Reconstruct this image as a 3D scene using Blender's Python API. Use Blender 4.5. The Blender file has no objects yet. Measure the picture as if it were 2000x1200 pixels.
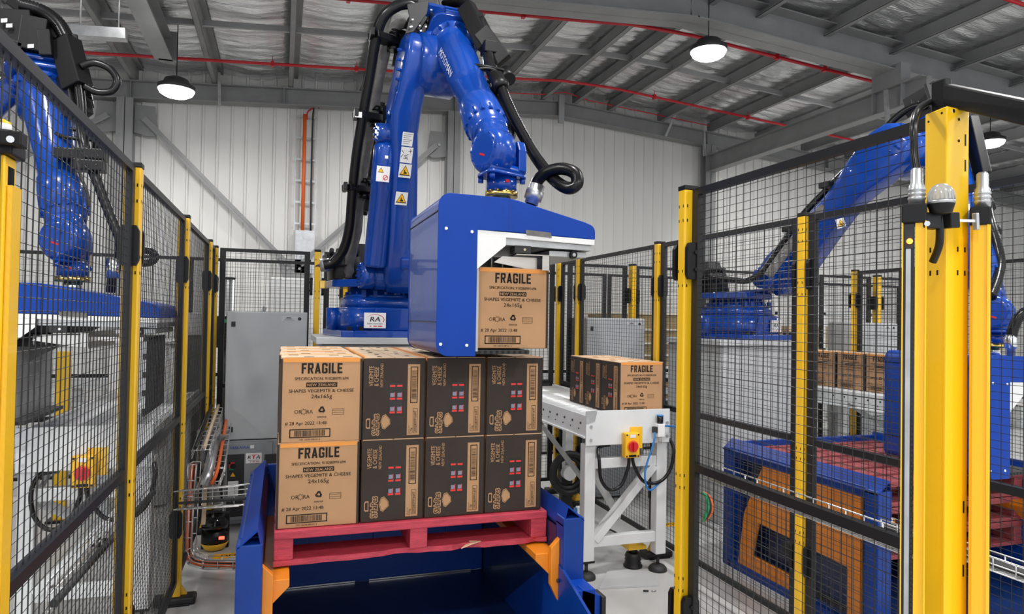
import bpy, math, random
from mathutils import Vector, Matrix
random.seed(7)
C = bpy.context.scene.collection
SC = bpy.context.scene
PI = math.pi

# ------------------------------------------------------------------ camera
YAW, PITCH, ROLL, FPX = math.radians(18.57), math.radians(1.016), math.radians(.963), 1333.0
cy_, sy_ = math.cos(YAW), math.sin(YAW)
CF = Vector((sy_*math.cos(PITCH), cy_*math.cos(PITCH), math.sin(PITCH)))
r0 = Vector((cy_, -sy_, 0)); u0 = r0.cross(CF)
CR = r0*math.cos(ROLL) + u0*math.sin(ROLL)
CU = u0*math.cos(ROLL) - r0*math.sin(ROLL)
EYE = Vector((0, 0, 1.65))
cam = bpy.data.cameras.new('camera'); camo = bpy.data.objects.new('camera', cam); C.objects.link(camo)
cam.sensor_width = 36.0; cam.sensor_fit = 'HORIZONTAL'; cam.lens = FPX/2000*36
cam.clip_start = .05; cam.clip_end = 200
m = Matrix((CR, CU, -CF)).transposed().to_4x4(); m.translation = EYE
camo.matrix_world = m
SC.camera = camo

# ------------------------------------------------------------------ world, lights, exposure
w = bpy.data.worlds.new('world'); SC.world = w; w.use_nodes = True
w.node_tree.nodes['Background'].inputs[0].default_value = (.93, .96, 1, 1)
w.node_tree.nodes['Background'].inputs[1].default_value = 1.0
SC.view_settings.view_transform = 'Standard'; SC.view_settings.look = 'None'
SC.view_settings.gamma = 1; SC.view_settings.use_curve_mapping = False
SC.view_settings.exposure = .48
LAMPS = [(-1.27, 9.05, 4.34), (4.6, 6.72, 4.78), (10.7, 7.9, 4.62)]          # the three in view
OTHER = [(-1.4, 6.9, 4.8), (-4.6, 7, 4.6), (-4.6, 2.4, 4.6), (-1.4, 2.4, 4.8), (1.6, 2.4, 4.9), (4.6, 2.4, 4.9),
         (7.6, 2.4, 4.8), (1.6, -1.6, 4.9), (-1.8, -1.6, 4.8), (5, -1.6, 4.9), (10.6, 3, 4.6), (7.6, 8.6, 4.8), (2.0, 8.3, 4.9)]
for p in LAMPS + OTHER:
    l = bpy.data.lights.new('high_bay_light', 'AREA'); l.shape = 'DISK'; l.size = .42; l.energy = 62
    l.color = (1, .985, .96)
    o = bpy.data.objects.new('high_bay_light', l); C.objects.link(o); o.location = (p[0], p[1], p[2]-.06)

# ------------------------------------------------------------------ pixel -> point (photo taken as 2000x1200)
def ray(x, y): return CF + CR*((x-1000)/FPX) + CU*((600-y)/FPX)
def at(x, y, Y):
    d = ray(x, y); return EYE + d*(Y/d.y)

# ------------------------------------------------------------------ mesh builder
class MB:
    def __init__(s): s.v = []; s.f = []; s.m = []; s.s = []
    def add(s, vs, fs, m=0, smooth=False):
        b = len(s.v); s.v += [tuple(v) for v in vs]
        for f in fs: s.f.append(tuple(i+b for i in f)); s.m.append(m); s.s.append(smooth)
        return s
    def box(s, x0, x1, y0, y1, z0, z1, m=0):
        return s.add([(x, y, z) for z in (z0, z1) for y in (y0, y1) for x in (x0, x1)],
                     [(0, 2, 3, 1), (4, 5, 7, 6), (0, 1, 5, 4), (2, 6, 7, 3), (0, 4, 6, 2), (1, 3, 7, 5)], m)
    def ob(s, c, a, b, d, m=0):               # oriented box: centre and three half vectors
        c, a, b, d = map(Vector, (c, a, b, d))
        if a.cross(b).dot(d) < 0: a = -a
        return s.add([c + i*a + j*b + k*d for k in (-1, 1) for j in (-1, 1) for i in (-1, 1)],
                     [(0, 2, 3, 1), (4, 5, 7, 6), (0, 1, 5, 4), (2, 6, 7, 3), (0, 4, 6, 2), (1, 3, 7, 5)], m)
    def bar(s, p0, p1, w, h, m=0, up=(0, 0, 1)):
        p0, p1 = Vector(p0), Vector(p1); d = p1-p0; t = d.normalized()
        u = Vector(up)
        if abs(t.dot(u)) > .99: u = Vector((0, 1, 0))
        a = t.cross(u).normalized(); b = a.cross(t).normalized()
        return s.ob((p0+p1)/2, d/2, a*w/2, b*h/2, m)
    def cyl(s, p0, p1, r0, r1=None, n=16, m=0, cap=True, smooth=True):
        r1 = r0 if r1 is None else r1
        return s.rev(p0, Vector(p1)-Vector(p0), [(0, r0), (1, r1)], n, m, cap, smooth, True)
    def rev(s, p0, ax, prof, n=20, m=0, cap=True, smooth=True, rel=False):
        p0, ax = Vector(p0), Vector(ax); L = ax.length if rel else 1; t = ax.normalized()
        u = Vector((0, 0, 1)) if abs(t.z) < .9 else Vector((1, 0, 0))
        a = t.cross(u).normalized(); b = t.cross(a)
        base = len(s.v)
        for q, r in prof:
            for k in range(n):
                an = 2*PI*k/n; s.v.append(tuple(p0 + t*(q*L) + (a*math.cos(an) + b*math.sin(an))*r))
        for i in range(len(prof)-1):
            for k in range(n):
                k2 = (k+1) % n
                s.f.append((base+i*n+k, base+i*n+k2, base+(i+1)*n+k2, base+(i+1)*n+k)); s.m.append(m); s.s.append(smooth)
        if cap:
            s.f.append(tuple(base+k for k in range(n-1, -1, -1))); s.m.append(m); s.s.append(False)
            e = base+(len(prof)-1)*n
            s.f.append(tuple(e+k for k in range(n))); s.m.append(m); s.s.append(False)
        return s
    def tube(s, pts, r, n=8, m=0, smooth=True, cap=True):
        pts = [Vector(p) for p in pts]; N = len(pts); base = len(s.v); a = None
        for i, p in enumerate(pts):
            t = (pts[min(i+1, N-1)] - pts[max(i-1, 0)]).normalized()
            if a is None:
                u = Vector((0, 0, 1)) if abs(t.z) < .9 else Vector((1, 0, 0)); a = t.cross(u).normalized()
            a = (a - t*a.dot(t)).normalized(); b = t.cross(a)
            rr = r[i] if isinstance(r, (list, tuple)) else r
            for k in range(n):
                an = 2*PI*k/n; s.v.append(tuple(p + (a*math.cos(an) + b*math.sin(an))*rr))
        for i in range(N-1):
            for k in range(n):
                k2 = (k+1) % n
                s.f.append((base+i*n+k, base+i*n+k2, base+(i+1)*n+k2, base+(i+1)*n+k)); s.m.append(m); s.s.append(smooth)
        if cap:
            s.f.append(tuple(base+k for k in range(n-1, -1, -1))); s.m.append(m); s.s.append(False)
            e = base+(N-1)*n; s.f.append(tuple(e+k for k in range(n))); s.m.append(m); s.s.append(False)
        return s
    def loft(s, secs, n=20, m=0, ex=2.6, smooth=True):      # secs: (centre, half vector a, half vector b)
        base = len(s.v); N = len(secs)
        for c, a, b in secs:
            c, a, b = Vector(c), Vector(a), Vector(b)
            for k in range(n):
                an = 2*PI*k/n; q, w_ = math.cos(an), math.sin(an)
                s.v.append(tuple(c + a*(math.copysign(abs(q)**(2/ex), q)) + b*(math.copysign(abs(w_)**(2/ex), w_))))
        for i in range(N-1):
            for k in range(n):
                k2 = (k+1) % n
                s.f.append((base+i*n+k, base+i*n+k2, base+(i+1)*n+k2, base+(i+1)*n+k)); s.m.append(m); s.s.append(smooth)
        s.f.append(tuple(base+k for k in range(n-1, -1, -1))); s.m.append(m); s.s.append(False)
        e = base+(N-1)*n; s.f.append(tuple(e+k for k in range(n))); s.m.append(m); s.s.append(False)
        return s
    def prism(s, poly, vec, m=0):
        poly = [Vector(p) for p in poly]; vec = Vector(vec); n = len(poly)
        nrm = Vector((0, 0, 0))
        for i in range(n): nrm += poly[i].cross(poly[(i+1) % n])
        if nrm.dot(vec) < 0: poly = poly[::-1]
        fs = [tuple(range(n-1, -1, -1)), tuple(range(n, 2*n))] + [(i, (i+1) % n, (i+1) % n+n, i+n) for i in range(n)]
        return s.add(poly + [p+vec for p in poly], fs, m)
    def poly(s, pts, m=0): return s.add(pts, [tuple(range(len(pts)))], m)
    def sph(s, c, r, n=10, m=0):
        c = Vector(c); return s.rev(c, (0, 0, 1), [(-r*math.cos(PI*i/n), max(1e-4, r*math.sin(PI*i/n))) for i in range(n+1)], n*2, m, False)
    def text(s, txt, o, right, up, size, m=0, bold=0, xs=1.0, al='C'):
        if bold:                                # heavier strokes: the same outline again, a hair to each side
            nn = Vector(right).cross(Vector(up))
            for sh, k in ((-.6, .00016), (.6, .00032)): s.text(txt, Vector(o)+Vector(right)*(sh*bold*size)+nn*k, right, up, size, m, 0, xs, al)
        vs, fs = text_data(txt, 0)
        o, right, up = Vector(o), Vector(right), Vector(up)
        xsn = [v[0] for v in vs]; lo, hi = min(xsn), max(xsn)
        sh = {'C': -(lo+hi)/2, 'L': -lo, 'R': -hi}[al]
        return s.add([o + right*((v[0]+sh)*size*xs) + up*(v[1]*size) for v in vs], fs, m)
    def build(s, name, mats, parent=None, bevel=0, org=None):
        me = bpy.data.meshes.new(name)
        if parent is not None: org = Vector(parent['org']) if 'org' in parent.keys() else Vector((0, 0, 0))
        else: org = Vector(org or (0, 0, 0))
        me.from_pydata([tuple(Vector(v)-org) for v in s.v], [], s.f)
        if not isinstance(mats, (list, tuple)): mats = [mats]
        for q in mats: me.materials.append(q)
        me.polygons.foreach_set('material_index', s.m); me.polygons.foreach_set('use_smooth', s.s)
        me.update()
        o = bpy.data.objects.new(name, me); C.objects.link(o)
        if parent is not None: o.parent = parent
        else: o.location = org
        o['org'] = tuple(org)
        if bevel:
            b = o.modifiers.new('bevel', 'BEVEL'); b.width = bevel; b.segments = 2; b.limit_method = 'ANGLE'; b.angle_limit = .6
        return o
_tc = {}
def text_data(txt, bold):
    k = (txt, bold)
    if k not in _tc:
        cu = bpy.data.curves.new('t', 'FONT'); cu.body = txt; cu.resolution_u = 2; cu.offset = bold; cu.fill_mode = 'FRONT'
        ob = bpy.data.objects.new('t', cu); C.objects.link(ob)
        dg = bpy.context.evaluated_depsgraph_get(); ev = ob.evaluated_get(dg); me = ev.to_mesh()
        _tc[k] = ([tuple(v.co) for v in me.vertices], [tuple(p.vertices) for p in me.polygons])
        ev.to_mesh_clear(); bpy.data.objects.remove(ob); bpy.data.curves.remove(cu)
    return _tc[k]
def smooth_path(pts, k=6):                 # Catmull-Rom through the points
    P = [Vector(p) for p in pts]; out = []
    for i in range(len(P)-1):
        a, b, c, d = P[max(i-1, 0)], P[i], P[i+1], P[min(i+2, len(P)-1)]
        for j in range(k):
            t = j/k
            out.append(.5*((2*b) + (c-a)*t + (2*a-5*b+4*c-d)*t*t + (3*b-a-3*c+d)*t**3))
    out.append(P[-1]); return out
def corr(r, d, n):                         # ribbed hose radii
    return [r + (d if i % 2 else -d) for i in range(n)]

# ------------------------------------------------------------------ things, parts
def tag(o, label, cat, group=None):
    o['label'] = label; o['category'] = cat
    if group: o['group'] = group
    return o
def thing(name, label, cat, loc, group=None):
    o = bpy.data.objects.new(name, None); C.objects.link(o); o.location = loc; o['org'] = tuple(loc)
    o.empty_display_size = .05
    return tag(o, label, cat, group)
def kids(o): return [c for c in list(C.objects) if c.parent == o]
def copy_tree(o, ch):
    c = o.copy(); C.objects.link(c)
    for k in ch:
        q = k[0].copy(); C.objects.link(q); q.parent = c
        for g in k[1]:
            d = g.copy(); C.objects.link(d); d.parent = q
    return c
def structure(o): o['kind'] = 'structure'; return o
def stuff(o): o['kind'] = 'stuff'; return o

# ------------------------------------------------------------------ materials
def mat(name, col, rough=.5, metal=0, coat=0, var=0, vscale=8, bump=0, bscale=60, emit=0, stretch=(1, 1, 1), alpha=1, trans=0, spec=.5):
    M = bpy.data.materials.new(name); M.use_nodes = True; nt = M.node_tree; b = nt.nodes['Principled BSDF']
    b.inputs['Base Color'].default_value = (*col, 1); b.inputs['Roughness'].default_value = rough
    b.inputs['Metallic'].default_value = metal; b.inputs['Specular IOR Level'].default_value = spec; b.inputs['Coat Weight'].default_value = coat
    if trans: b.inputs['Transmission Weight'].default_value = trans
    if emit:
        b.inputs['Emission Color'].default_value = (*col, 1); b.inputs['Emission Strength'].default_value = emit
    if var or bump:
        tc = nt.nodes.new('ShaderNodeTexCoord'); mp = nt.nodes.new('ShaderNodeMapping')
        mp.inputs['Scale'].default_value = stretch; nt.links.new(tc.outputs['Object'], mp.inputs['Vector'])
    if var:
        n = nt.nodes.new('ShaderNodeTexNoise'); n.inputs['Scale'].default_value = vscale; n.inputs['Detail'].default_value = 5
        nt.links.new(mp.outputs[0], n.inputs['Vector'])
        r = nt.nodes.new('ShaderNodeValToRGB'); e = r.color_ramp.elements
        e[0].position = .3; e[1].position = .7
        e[0].color = (*[max(0, c*(1-var)) for c in col], 1); e[1].color = (*[min(1, c*(1+var)) for c in col], 1)
        nt.links.new(n.outputs['Fac'], r.inputs[0]); nt.links.new(r.outputs[0], b.inputs['Base Color'])
    if bump:
        n = nt.nodes.new('ShaderNodeTexNoise'); n.inputs['Scale'].default_value = bscale; n.inputs['Detail'].default_value = 4
        nt.links.new(mp.outputs[0], n.inputs['Vector'])
        bm = nt.nodes.new('ShaderNodeBump'); bm.inputs['Strength'].default_value = bump; bm.inputs['Distance'].default_value = .01
        nt.links.new(n.outputs['Fac'], bm.inputs['Height']); nt.links.new(bm.outputs[0], b.inputs['Normal'])
    return M
ROBOT = mat('robot_blue', (.003, .050, .32), .24, 0, .45, .08, 6, .06, 40, spec=.3)
BLUE = mat('panel_blue', (.002, .046, .335), .42, 0, 0, .05, 5, spec=.22)
SKIN = mat('wrapped_blue', (.004, .046, .29), .36, 0, .3, .05, 5)
DBLUE = mat('frame_blue', (.003, .042, .27), .38, 0, .1, .12, 5, spec=.3)
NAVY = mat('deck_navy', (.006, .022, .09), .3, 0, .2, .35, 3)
ORANGE = mat('lift_orange', (.80, .25, .012), .35, 0, .3, .08, 4)
YEL = mat('yellow_paint', (.86, .50, .012), .32, 0, .3, .04, 3)
YELB = mat('bright_yellow', (.95, .56, .008), .32, 0, .3)
BLK = mat('black_paint', (.007, .007, .008), .38, spec=.3)
FRM = mat('fence_black', (.013, .0135, .015), .42, spec=.35)
MESH = mat('mesh_wire_black', (.016, .0165, .018), .35)
RUB = mat('rubber_black', (.012, .012, .013), .5, 0, 0, 0, 1, .1, 120)
HOSE = mat('hose_black', (.007, .007, .008), .26, spec=.35)
SLV = mat('grey_sleeve', (.16, .155, .15), .8, 0, 0, .25, 18, .5, 30)
DGRY = mat('dark_grey', (.032, .032, .034), .5, spec=.35)
CONV = mat('conveyor_white', (.68, .70, .71), .4, 0, .1, .05, 6)
CAB = mat('cabinet_grey', (.42, .435, .45), .45, 0, 0, .03, 3)
CABD = mat('controller_grey', (.26, .27, .285), .45, 0, 0, .04, 3)
PED = mat('pedestal_grey', (.50, .51, .52), .45, 0, 0, .04, 3)
WHT = mat('white_paint', (.80, .80, .80), .4)
STEEL = mat('structural_grey', (.25, .253, .256), .5, 0, 0, .1, 3)
LSTEEL = mat('light_steel', (.36, .365, .37), .45, .3, 0, .1, 3)
GALV = mat('galvanised', (.50, .51, .52), .35, .85, 0, .15, 12)
CHROME = mat('chrome', (.75, .76, .78), .15, 1)
INOX = mat('stainless', (.62, .60, .57), .28, 1, 0, .1, 4, .05, 90, 0, (1, 1, 14))
WIRE = mat('zinc_wire', (.62, .62, .62), .35, .8)
ROLL = mat('roller_steel', (.72, .73, .74), .3, .35)
BRASS = mat('brass', (.70, .48, .13), .25, 1)
RED = mat('pipe_red', (.55, .010, .020), .35)
REDK = mat('knob_red', (.62, .012, .02), .3)
ORC = mat('cable_orange', (.75, .13, .02), .45)
PAL_SHADE = mat('pallet_red_shaded', (.27, .05, .055), .7, 0, 0, .3, 9, .25, 60, 0, (1, 6, 6))  # darker copy of the pallet red, the stack's shade put into its colour
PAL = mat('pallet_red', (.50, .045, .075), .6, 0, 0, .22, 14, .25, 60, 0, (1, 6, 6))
PALW = mat('raw_wood', (.62, .40, .25), .7, 0, 0, .2, 20)
KRAFT = mat('kraft', (.465, .262, .130), .75, 0, 0, .05, 7, .04, 200)
KRAFTL = mat('kraft_pale', (.66, .49, .33), .75, 0, 0, .12, 9)
PRT = mat('print_dark', (.020, .015, .012), .7, spec=.2)
DARK = mat('carton_dark', (.040, .030, .025), .66, 0, 0, .08, 10, spec=.25)
TAPE = mat('carton_orange_edge', (.78, .30, .055), .6)
PKR = mat('pack_red', (.75, .03, .025), .4)
PKB = mat('pack_black', (.012, .010, .010), .35)
PKL = mat('pack_lilac', (.22, .22, .30), .4)
BLUEK = mat('blue_plastic', (.02, .20, .55), .35)
GREENK = mat('green_plastic', (.02, .35, .15), .4)
TEXTB = mat('text_black', (.01, .01, .01), .5)
TEXTBL = mat('text_blue', (.02, .09, .40), .5)
WARN = mat('warning_yellow', (.92, .50, .01), .4)
LENS = mat('black_lens', (.006, .006, .007), .08)
CLEAR = mat('clear_lens', (.75, .75, .74), .18, 0, .5, 0, 1, 0, 1, 0, (1, 1, 1), 1, .55)
LEDR = mat('red_led', (1, .05, .03), .3, 0, 0, 0, 1, 0, 1, 4)
LAMP = mat('lamp_diffuser', (1, .99, .97), .3, 0, 0, 0, 1, 0, 1, 22)
BOARD = mat('board_tan', (.36, .27, .13), .8, 0, 0, .15, 6)
BOARDL = mat('board_pale', (.72, .66, .54), .8)

def wall_mat():
    return mat('cladding', (.70, .695, .675), .48, 0, 0, .05, 1.3, 0, 1, 0, (1, 1, .3))
CLAD = wall_mat()
def foil_mat():
    M = mat('foil', (.84, .85, .86), .23, .88, 0, .12, 3, 1.0, 9, 0, (1.2, 7, 1)); return M
FOIL = foil_mat()
def floor_mat():
    M = mat('floor_concrete', (.55, .55, .54), .3, 0, 0, .2, 1.1, .05, 30)
    nt = M.node_tree; b = nt.nodes['Principled BSDF']
    n = nt.nodes.new('ShaderNodeTexNoise'); n.inputs['Scale'].default_value = 2.3; n.inputs['Detail'].default_value = 6
    r = nt.nodes.new('ShaderNodeMapRange'); r.inputs['To Min'].default_value = .16; r.inputs['To Max'].default_value = .5
    nt.links.new(n.outputs['Fac'], r.inputs['Value']); nt.links.new(r.outputs[0], b.inputs['Roughness'])
    return M
FLOOR = floor_mat()
# ================================================================== the building
YW = 11.0
def rz(x): return 5.15 - .072*abs(x-4.45)            # underside of the rafters
structure(MB().box(-9, 16, -7, YW+.3, -.2, 0).build('floor', FLOOR))
wb = structure(MB().box(-9, 16, YW+.06, YW+.12, 0, 5.75).build('wall_back', CLAD))
x = -9.0
while x < 15.9:                                       # ribbed cladding sheets
    b = MB(); pr = []
    for k in range(4):
        a = x + k*.2
        pr += [(a, 0), (a+.012, -.024), (a+.036, -.024), (a+.048, 0)]
    pr.append((x+.8, 0)); y0 = YW+.05
    vs = [(q, y0+d, z) for z in (0, 5.75) for q, d in pr]; n = len(pr)
    b.add(vs, [(i, i+1, n+i+1, n+i) for i in range(n-1)])
    b.build('cladding_sheet', CLAD, wb); x += .8
structure(MB().box(-9.1, -9, -7, YW, 0, 5.2).build('wall_left', CLAD))
structure(MB().box(16, 16.1, -7, YW, 0, 5.2).build('wall_right', CLAD))

# roof: sheet, purlins with bridging, foil blanket
ce = MB()
for sg in (1, -1):
    xe = 16 if sg > 0 else -9
    ce.add([(4.45, -3, 5.70), (xe, -3, rz(xe)+.55), (xe, YW+.2, rz(xe)+.55), (4.45, YW+.2, 5.70)], [(0, 1, 2, 3) if sg > 0 else (0, 3, 2, 1)])
ceil = structure(ce.build('ceiling', LSTEEL))
PX = [-8.4 + 1.06*k for k in range(12)] + [4.16, 4.75, 5.42, 6.45, 7.52, 8.6, 9.7, 10.8, 11.9, 13, 14.1, 15.2]
PX = sorted(p for p in PX if not 3.8 < p < 4.1)
def purlin(x):
    z = rz(x)+.27; b = MB()
    b.box(x-.004, x+.004, -2.5, YW, z, z+.2); b.box(x-.07, x, -2.5, YW, z, z+.006); b.box(x, x+.07, -2.5, YW, z+.194, z+.2)
    b.box(x-.07, x-.066, -2.5, YW, z, z+.02)
    b.build('purlin', STEEL, ceil)
for x in PX: purlin(x)
for a, c in zip(PX[:-1], PX[1:]):
    for yb in (8.85, 4.9):
        MB().bar((a, yb, rz(a)+.36), (c, yb, rz(c)+.36), .04, .07).build('bridging', LSTEEL, ceil)
def foil(a, c):
    nx, ny = 14, 330; y0, y1 = -1.0, YW+.04; vs = []
    ph = random.random()*50
    amp = [random.uniform(.4, 1.5) for _ in range(ny+1)]
    off = [random.uniform(-.5, .5) for _ in range(ny+1)]
    for j in range(ny+1):
        y = y0 + (y1-y0)*j/ny
        for i in range(nx+1):
            t = i/nx; x = a + (c-a)*t
            e = math.sin(PI*t)**.5
            wob = .5*math.sin(y*31+ph+2*math.sin(t*3+y*1.7+ph)) + .4*math.sin(y*57+ph*2+1.5*math.sin(t*7+y*3)) + .3*math.sin(y*13+t*5+ph)
            z = rz(x) + .50 - .055*math.sin(PI*t) + e*.017*amp[j]*(wob + off[j]*math.cos(t*9+j)*.6)
            vs.append((x, y, z))
    w_ = nx+1
    fs = [(j*w_+i, (j+1)*w_+i, (j+1)*w_+i+1, j*w_+i+1) for j in range(ny) for i in range(nx)]
    b = MB(); b.add(vs, fs, 0, True); b.build('foil_blanket', FOIL, ceil)
for a, c in zip(PX[:-1], PX[1:]): foil(a, c)

def ibeam(b, p0, p1, d, w, tf=.014, tw=.010, up=(0, 0, 1)):
    p0, p1 = Vector(p0), Vector(p1); t = (p1-p0).normalized(); u = Vector(up)
    a = t.cross(u).normalized(); n = a.cross(t).normalized()
    b.bar(p0, p1, tw, d, 0, n)
    for s in (1, -1):
        o = n*(s*(d/2-tf/2)); b.bar(p0+o, p1+o, w, tf, 0, n)
    return b
def stiff(b, x, y, z, w, d): b.box(x-.005, x+.005, y-w/2, y+w/2, z, z+d)
def rafter(Y, label, d=.26, w=.18, st=(-4.9, -2.1, -.05, 2.6, 4.45, 7.4, 10.2)):
    b = MB()
    for x1 in (-9, 16):
        ibeam(b, (4.45, Y, rz(4.45)+d/2), (x1, Y, rz(x1)+d/2), d, w)
    t = thing('roof_rafter', label, 'beam', (4.45, Y, 5.15)); t['kind'] = 'structure'
    b.build('beam', STEEL, t)
    for x in st:
        k = MB(); stiff(k, x, Y, rz(x)+.012, w*.95, d-.024); k.build('stiffener', STEEL, t)
    return t
r_far = rafter(YW-.12, 'grey gable rafter lying along the top of the back wall')
MB().box(4.40, 4.50, YW-.25, YW-.2, 5.02, 5.5).build('ridge_plate', LSTEEL, r_far)
r_near = rafter(6.86, 'big grey steel rafter crossing the top right of the view in front of the red pipes', .38, .34, ())

def column(x, label, g=True):
    t = thing('wall_column', label, 'column', (x, YW-.13, 0)); t['kind'] = 'structure'
    b = MB(); zt = rz(x); ibeam(b, (x, YW-.13, 0), (x, YW-.13, zt), .2, .21, up=(0, 1, 0)); b.build('beam', STEEL, t)
    return t
cl = column(-2.16, 'grey wall column at the left with bolted brace gussets near its top')
cm = column(2.58, 'grey wall column behind the central robot arm')
cr = column(7.46, 'grey wall column at the right end of the bare back wall, under the long beam')
def gusset(t, x, z, s):
    b = MB(); b.prism([(x+s*.1, YW-.10, z-.16), (x+s*.1, YW-.10, z+.24), (x+s*.36, YW-.10, z+.24), (x+s*.42, YW-.10, z-.16), (x+s*.3, YW-.10, z-.2)], (0, .015, 0))
    g = b.build('gusset', STEEL, t)
    for k in (0, 1):
        q = MB(); c = Vector((x+s*(.22+.08*k), YW-.12, z+.02-.07*k)); q.cyl(c, c+Vector((0, .03, 0)), .025, n=6, smooth=False); q.build('bolt', LSTEEL, g)
gusset(cl, -2.16, 4.38, 1); gusset(cl, -2.16, 4.38, -1); gusset(cm, 2.58, 4.45, -1)
def brace(p, q, label):
    t = thing('diagonal_brace', label, 'brace', p); t['kind'] = 'structure'
    MB().bar(p, q, .015, .13, up=(0, 1, 0)).build('flat', STEEL, t)
    MB().bar(Vector(p)+Vector((0, -.05, 0)), Vector(q)+Vector((0, -.05, 0)), .08, .012, up=(0, 1, 0)).build('web', STEEL, t)
brace((-1.93, YW-.12, 4.42), (.06, YW-.12, 2.42), 'grey diagonal brace falling to the right from the left wall column')
brace((2.30, YW-.12, 4.45), (.24, YW-.12, 2.42), 'grey diagonal brace falling to the left behind the central robot')
brace((-2.38, YW-.12, 4.42), (-4.6, YW-.12, 2.9), 'grey diagonal brace on the far left behind the mesh fence')
t = thing('brace_plate', 'grey joint plate where the two long diagonal braces meet low on the wall', 'plate', (.14, YW-.1, 2.3)); t['kind'] = 'structure'
MB().prism([(-.1, YW-.14, 2.5), (.4, YW-.14, 2.5), (.3, YW-.14, 2.2), (.0, YW-.14, 2.2)], (0, .02, 0)).build('plate', STEEL, t)
for k in (.05, .14, .23): MB().cyl((k, YW-.16, 2.36), (k, YW-.14, 2.36), .022, n=6, smooth=False).build('bolt', LSTEEL, t)

# beams along the building
t = thing('long_beam', 'grey steel beam running from the right wall column towards the yellow light curtain', 'beam', (7.45, 8.9, 4.58)); t['kind'] = 'structure'
b = MB(); ibeam(b, (7.45, YW-.2, 4.585), (7.45, 6.3, 4.585), .31, .17); b.build('beam', STEEL, t)
for y in (6.6, 7.05): k = MB(); k.box(7.37, 7.53, y-.006, y+.006, 4.44, 4.73); k.build('stiffener', STEEL, t)
k = MB(); k.box(7.37, 7.53, 6.6, 7.05, 4.74, 5.0); k.build('packer', STEEL, t)
t = thing('long_beam', 'light grey beam at the top left ending above the left lamp', 'beam', (-1.44, 8.2, 4.75)); t['kind'] = 'structure'
b = MB(); b.box(-1.545, -1.345, 5.4, 9.25, 4.75, 4.765); b.box(-1.45, -1.44, 5.4, 9.25, 4.765, 5.0); b.box(-1.545, -1.345, 5.4, 9.25, 5.0, 5.012); b.build('beam', LSTEEL, t)
MB().box(-1.5, -1.3, 9.2, 9.3, 4.75, 5.1).build('end_cleat', STEEL, t)
t = thing('cable_tray', 'pale steel channel hung under the roof at the top left', 'tray', (-2.2, 7.6, 4.5))
p, q = at(140, 62, 7.6), at(247, 69, 7.6)
MB().bar(p, q, .12, .10).build('channel', GALV, t)
for k in (.15, .85):
    c = p.lerp(q, k); MB().cyl(c, (c.x, c.y, 5.3), .008, n=6).build('hanger_rod', GALV, t)
def strut(p, q, label):
    t = thing('fly_brace', label, 'brace', p); t['kind'] = 'structure'
    MB().bar(p, q, .04, .04).build('angle', GALV, t)
strut(at(1300, 266, 10.75), at(1320, 220, 10.7), 'short tilted galvanised fly brace on the far rafter right of the ridge')
strut(at(1376, 305, 10.6), at(1375, 255, 10.6), 'thin upright rod beside the right wall column')
strut(at(429, 205, 10.7), at(428, 142, 10.7), 'short upright galvanised brace right of the left lamp')
strut(at(1734, 240, 6.7), at(1730, 176, 6.7), 'thin white rod hanging in front of the long beam')
strut(at(1575, 22, 6.9), at(1590, -10, 6.9), 'grey fly brace above the big rafter, left one')
strut(at(1878, 75, 6.8), at(1900, 28, 6.8), 'grey fly brace above the big rafter, right one')

# sprinkler pipes
def pipe(pts, r, label, hang=()):
    t = thing('sprinkler_pipe', label, 'pipe', pts[0])
    MB().tube(pts, r, 8).build('pipe', RED, t)
    for h in hang:
        h = Vector(h); k = MB(); k.box(h.x-.02, h.x+.02, h.y-.03, h.y+.03, h.z-.035, h.z+.035); k.box(h.x-.004, h.x+.004, h.y-.004, h.y+.004, h.z, rz(h.x)+.3); k.build('hanger', RED, t)
def rl(xs, Y, dz): return [(x, Y, rz(x)+dz) for x in xs]
def sag(xs, Y, dz):
    return [(x, Y, (rz(x) if abs(x-4.3) > .5 else rz(4.45)-.025)+dz) for x in xs]
pipe(sag([-8, -2.5, 0, 2.5, 3.4, 4.0, 4.45, 4.9, 5.5, 8.3, 12], 9.65, .2), .021, 'long red sprinkler pipe nearest the back wall, passing behind the central robot', rl([-.2, .9, 5.6, 7.4], 9.65, .2))
pipe(sag([-6, 0, 2.5, 3.4, 4.0, 4.45, 4.9, 5.5, 8.3, 13], 7.5, .2), .024, 'red sprinkler pipe running behind the big near rafter', rl([.6, 2.6, 6.2, 7.0], 7.5, .2))
pipe([(x, 10.6, rz(x)+.29) for x in (1.9, 2.6, 4.0)] + [(4.45, 10.6, 5.5)] + [(x, 10.6, rz(x)+.29) for x in (4.9, 7.3)], .009, 'thin red tube along the top of the far rafter')
pipe([(x, 5.2, rz(x)+.22) for x in (7.2, 8.2, 10.5)], .022, 'red pipe crossing the top right corner')

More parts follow.
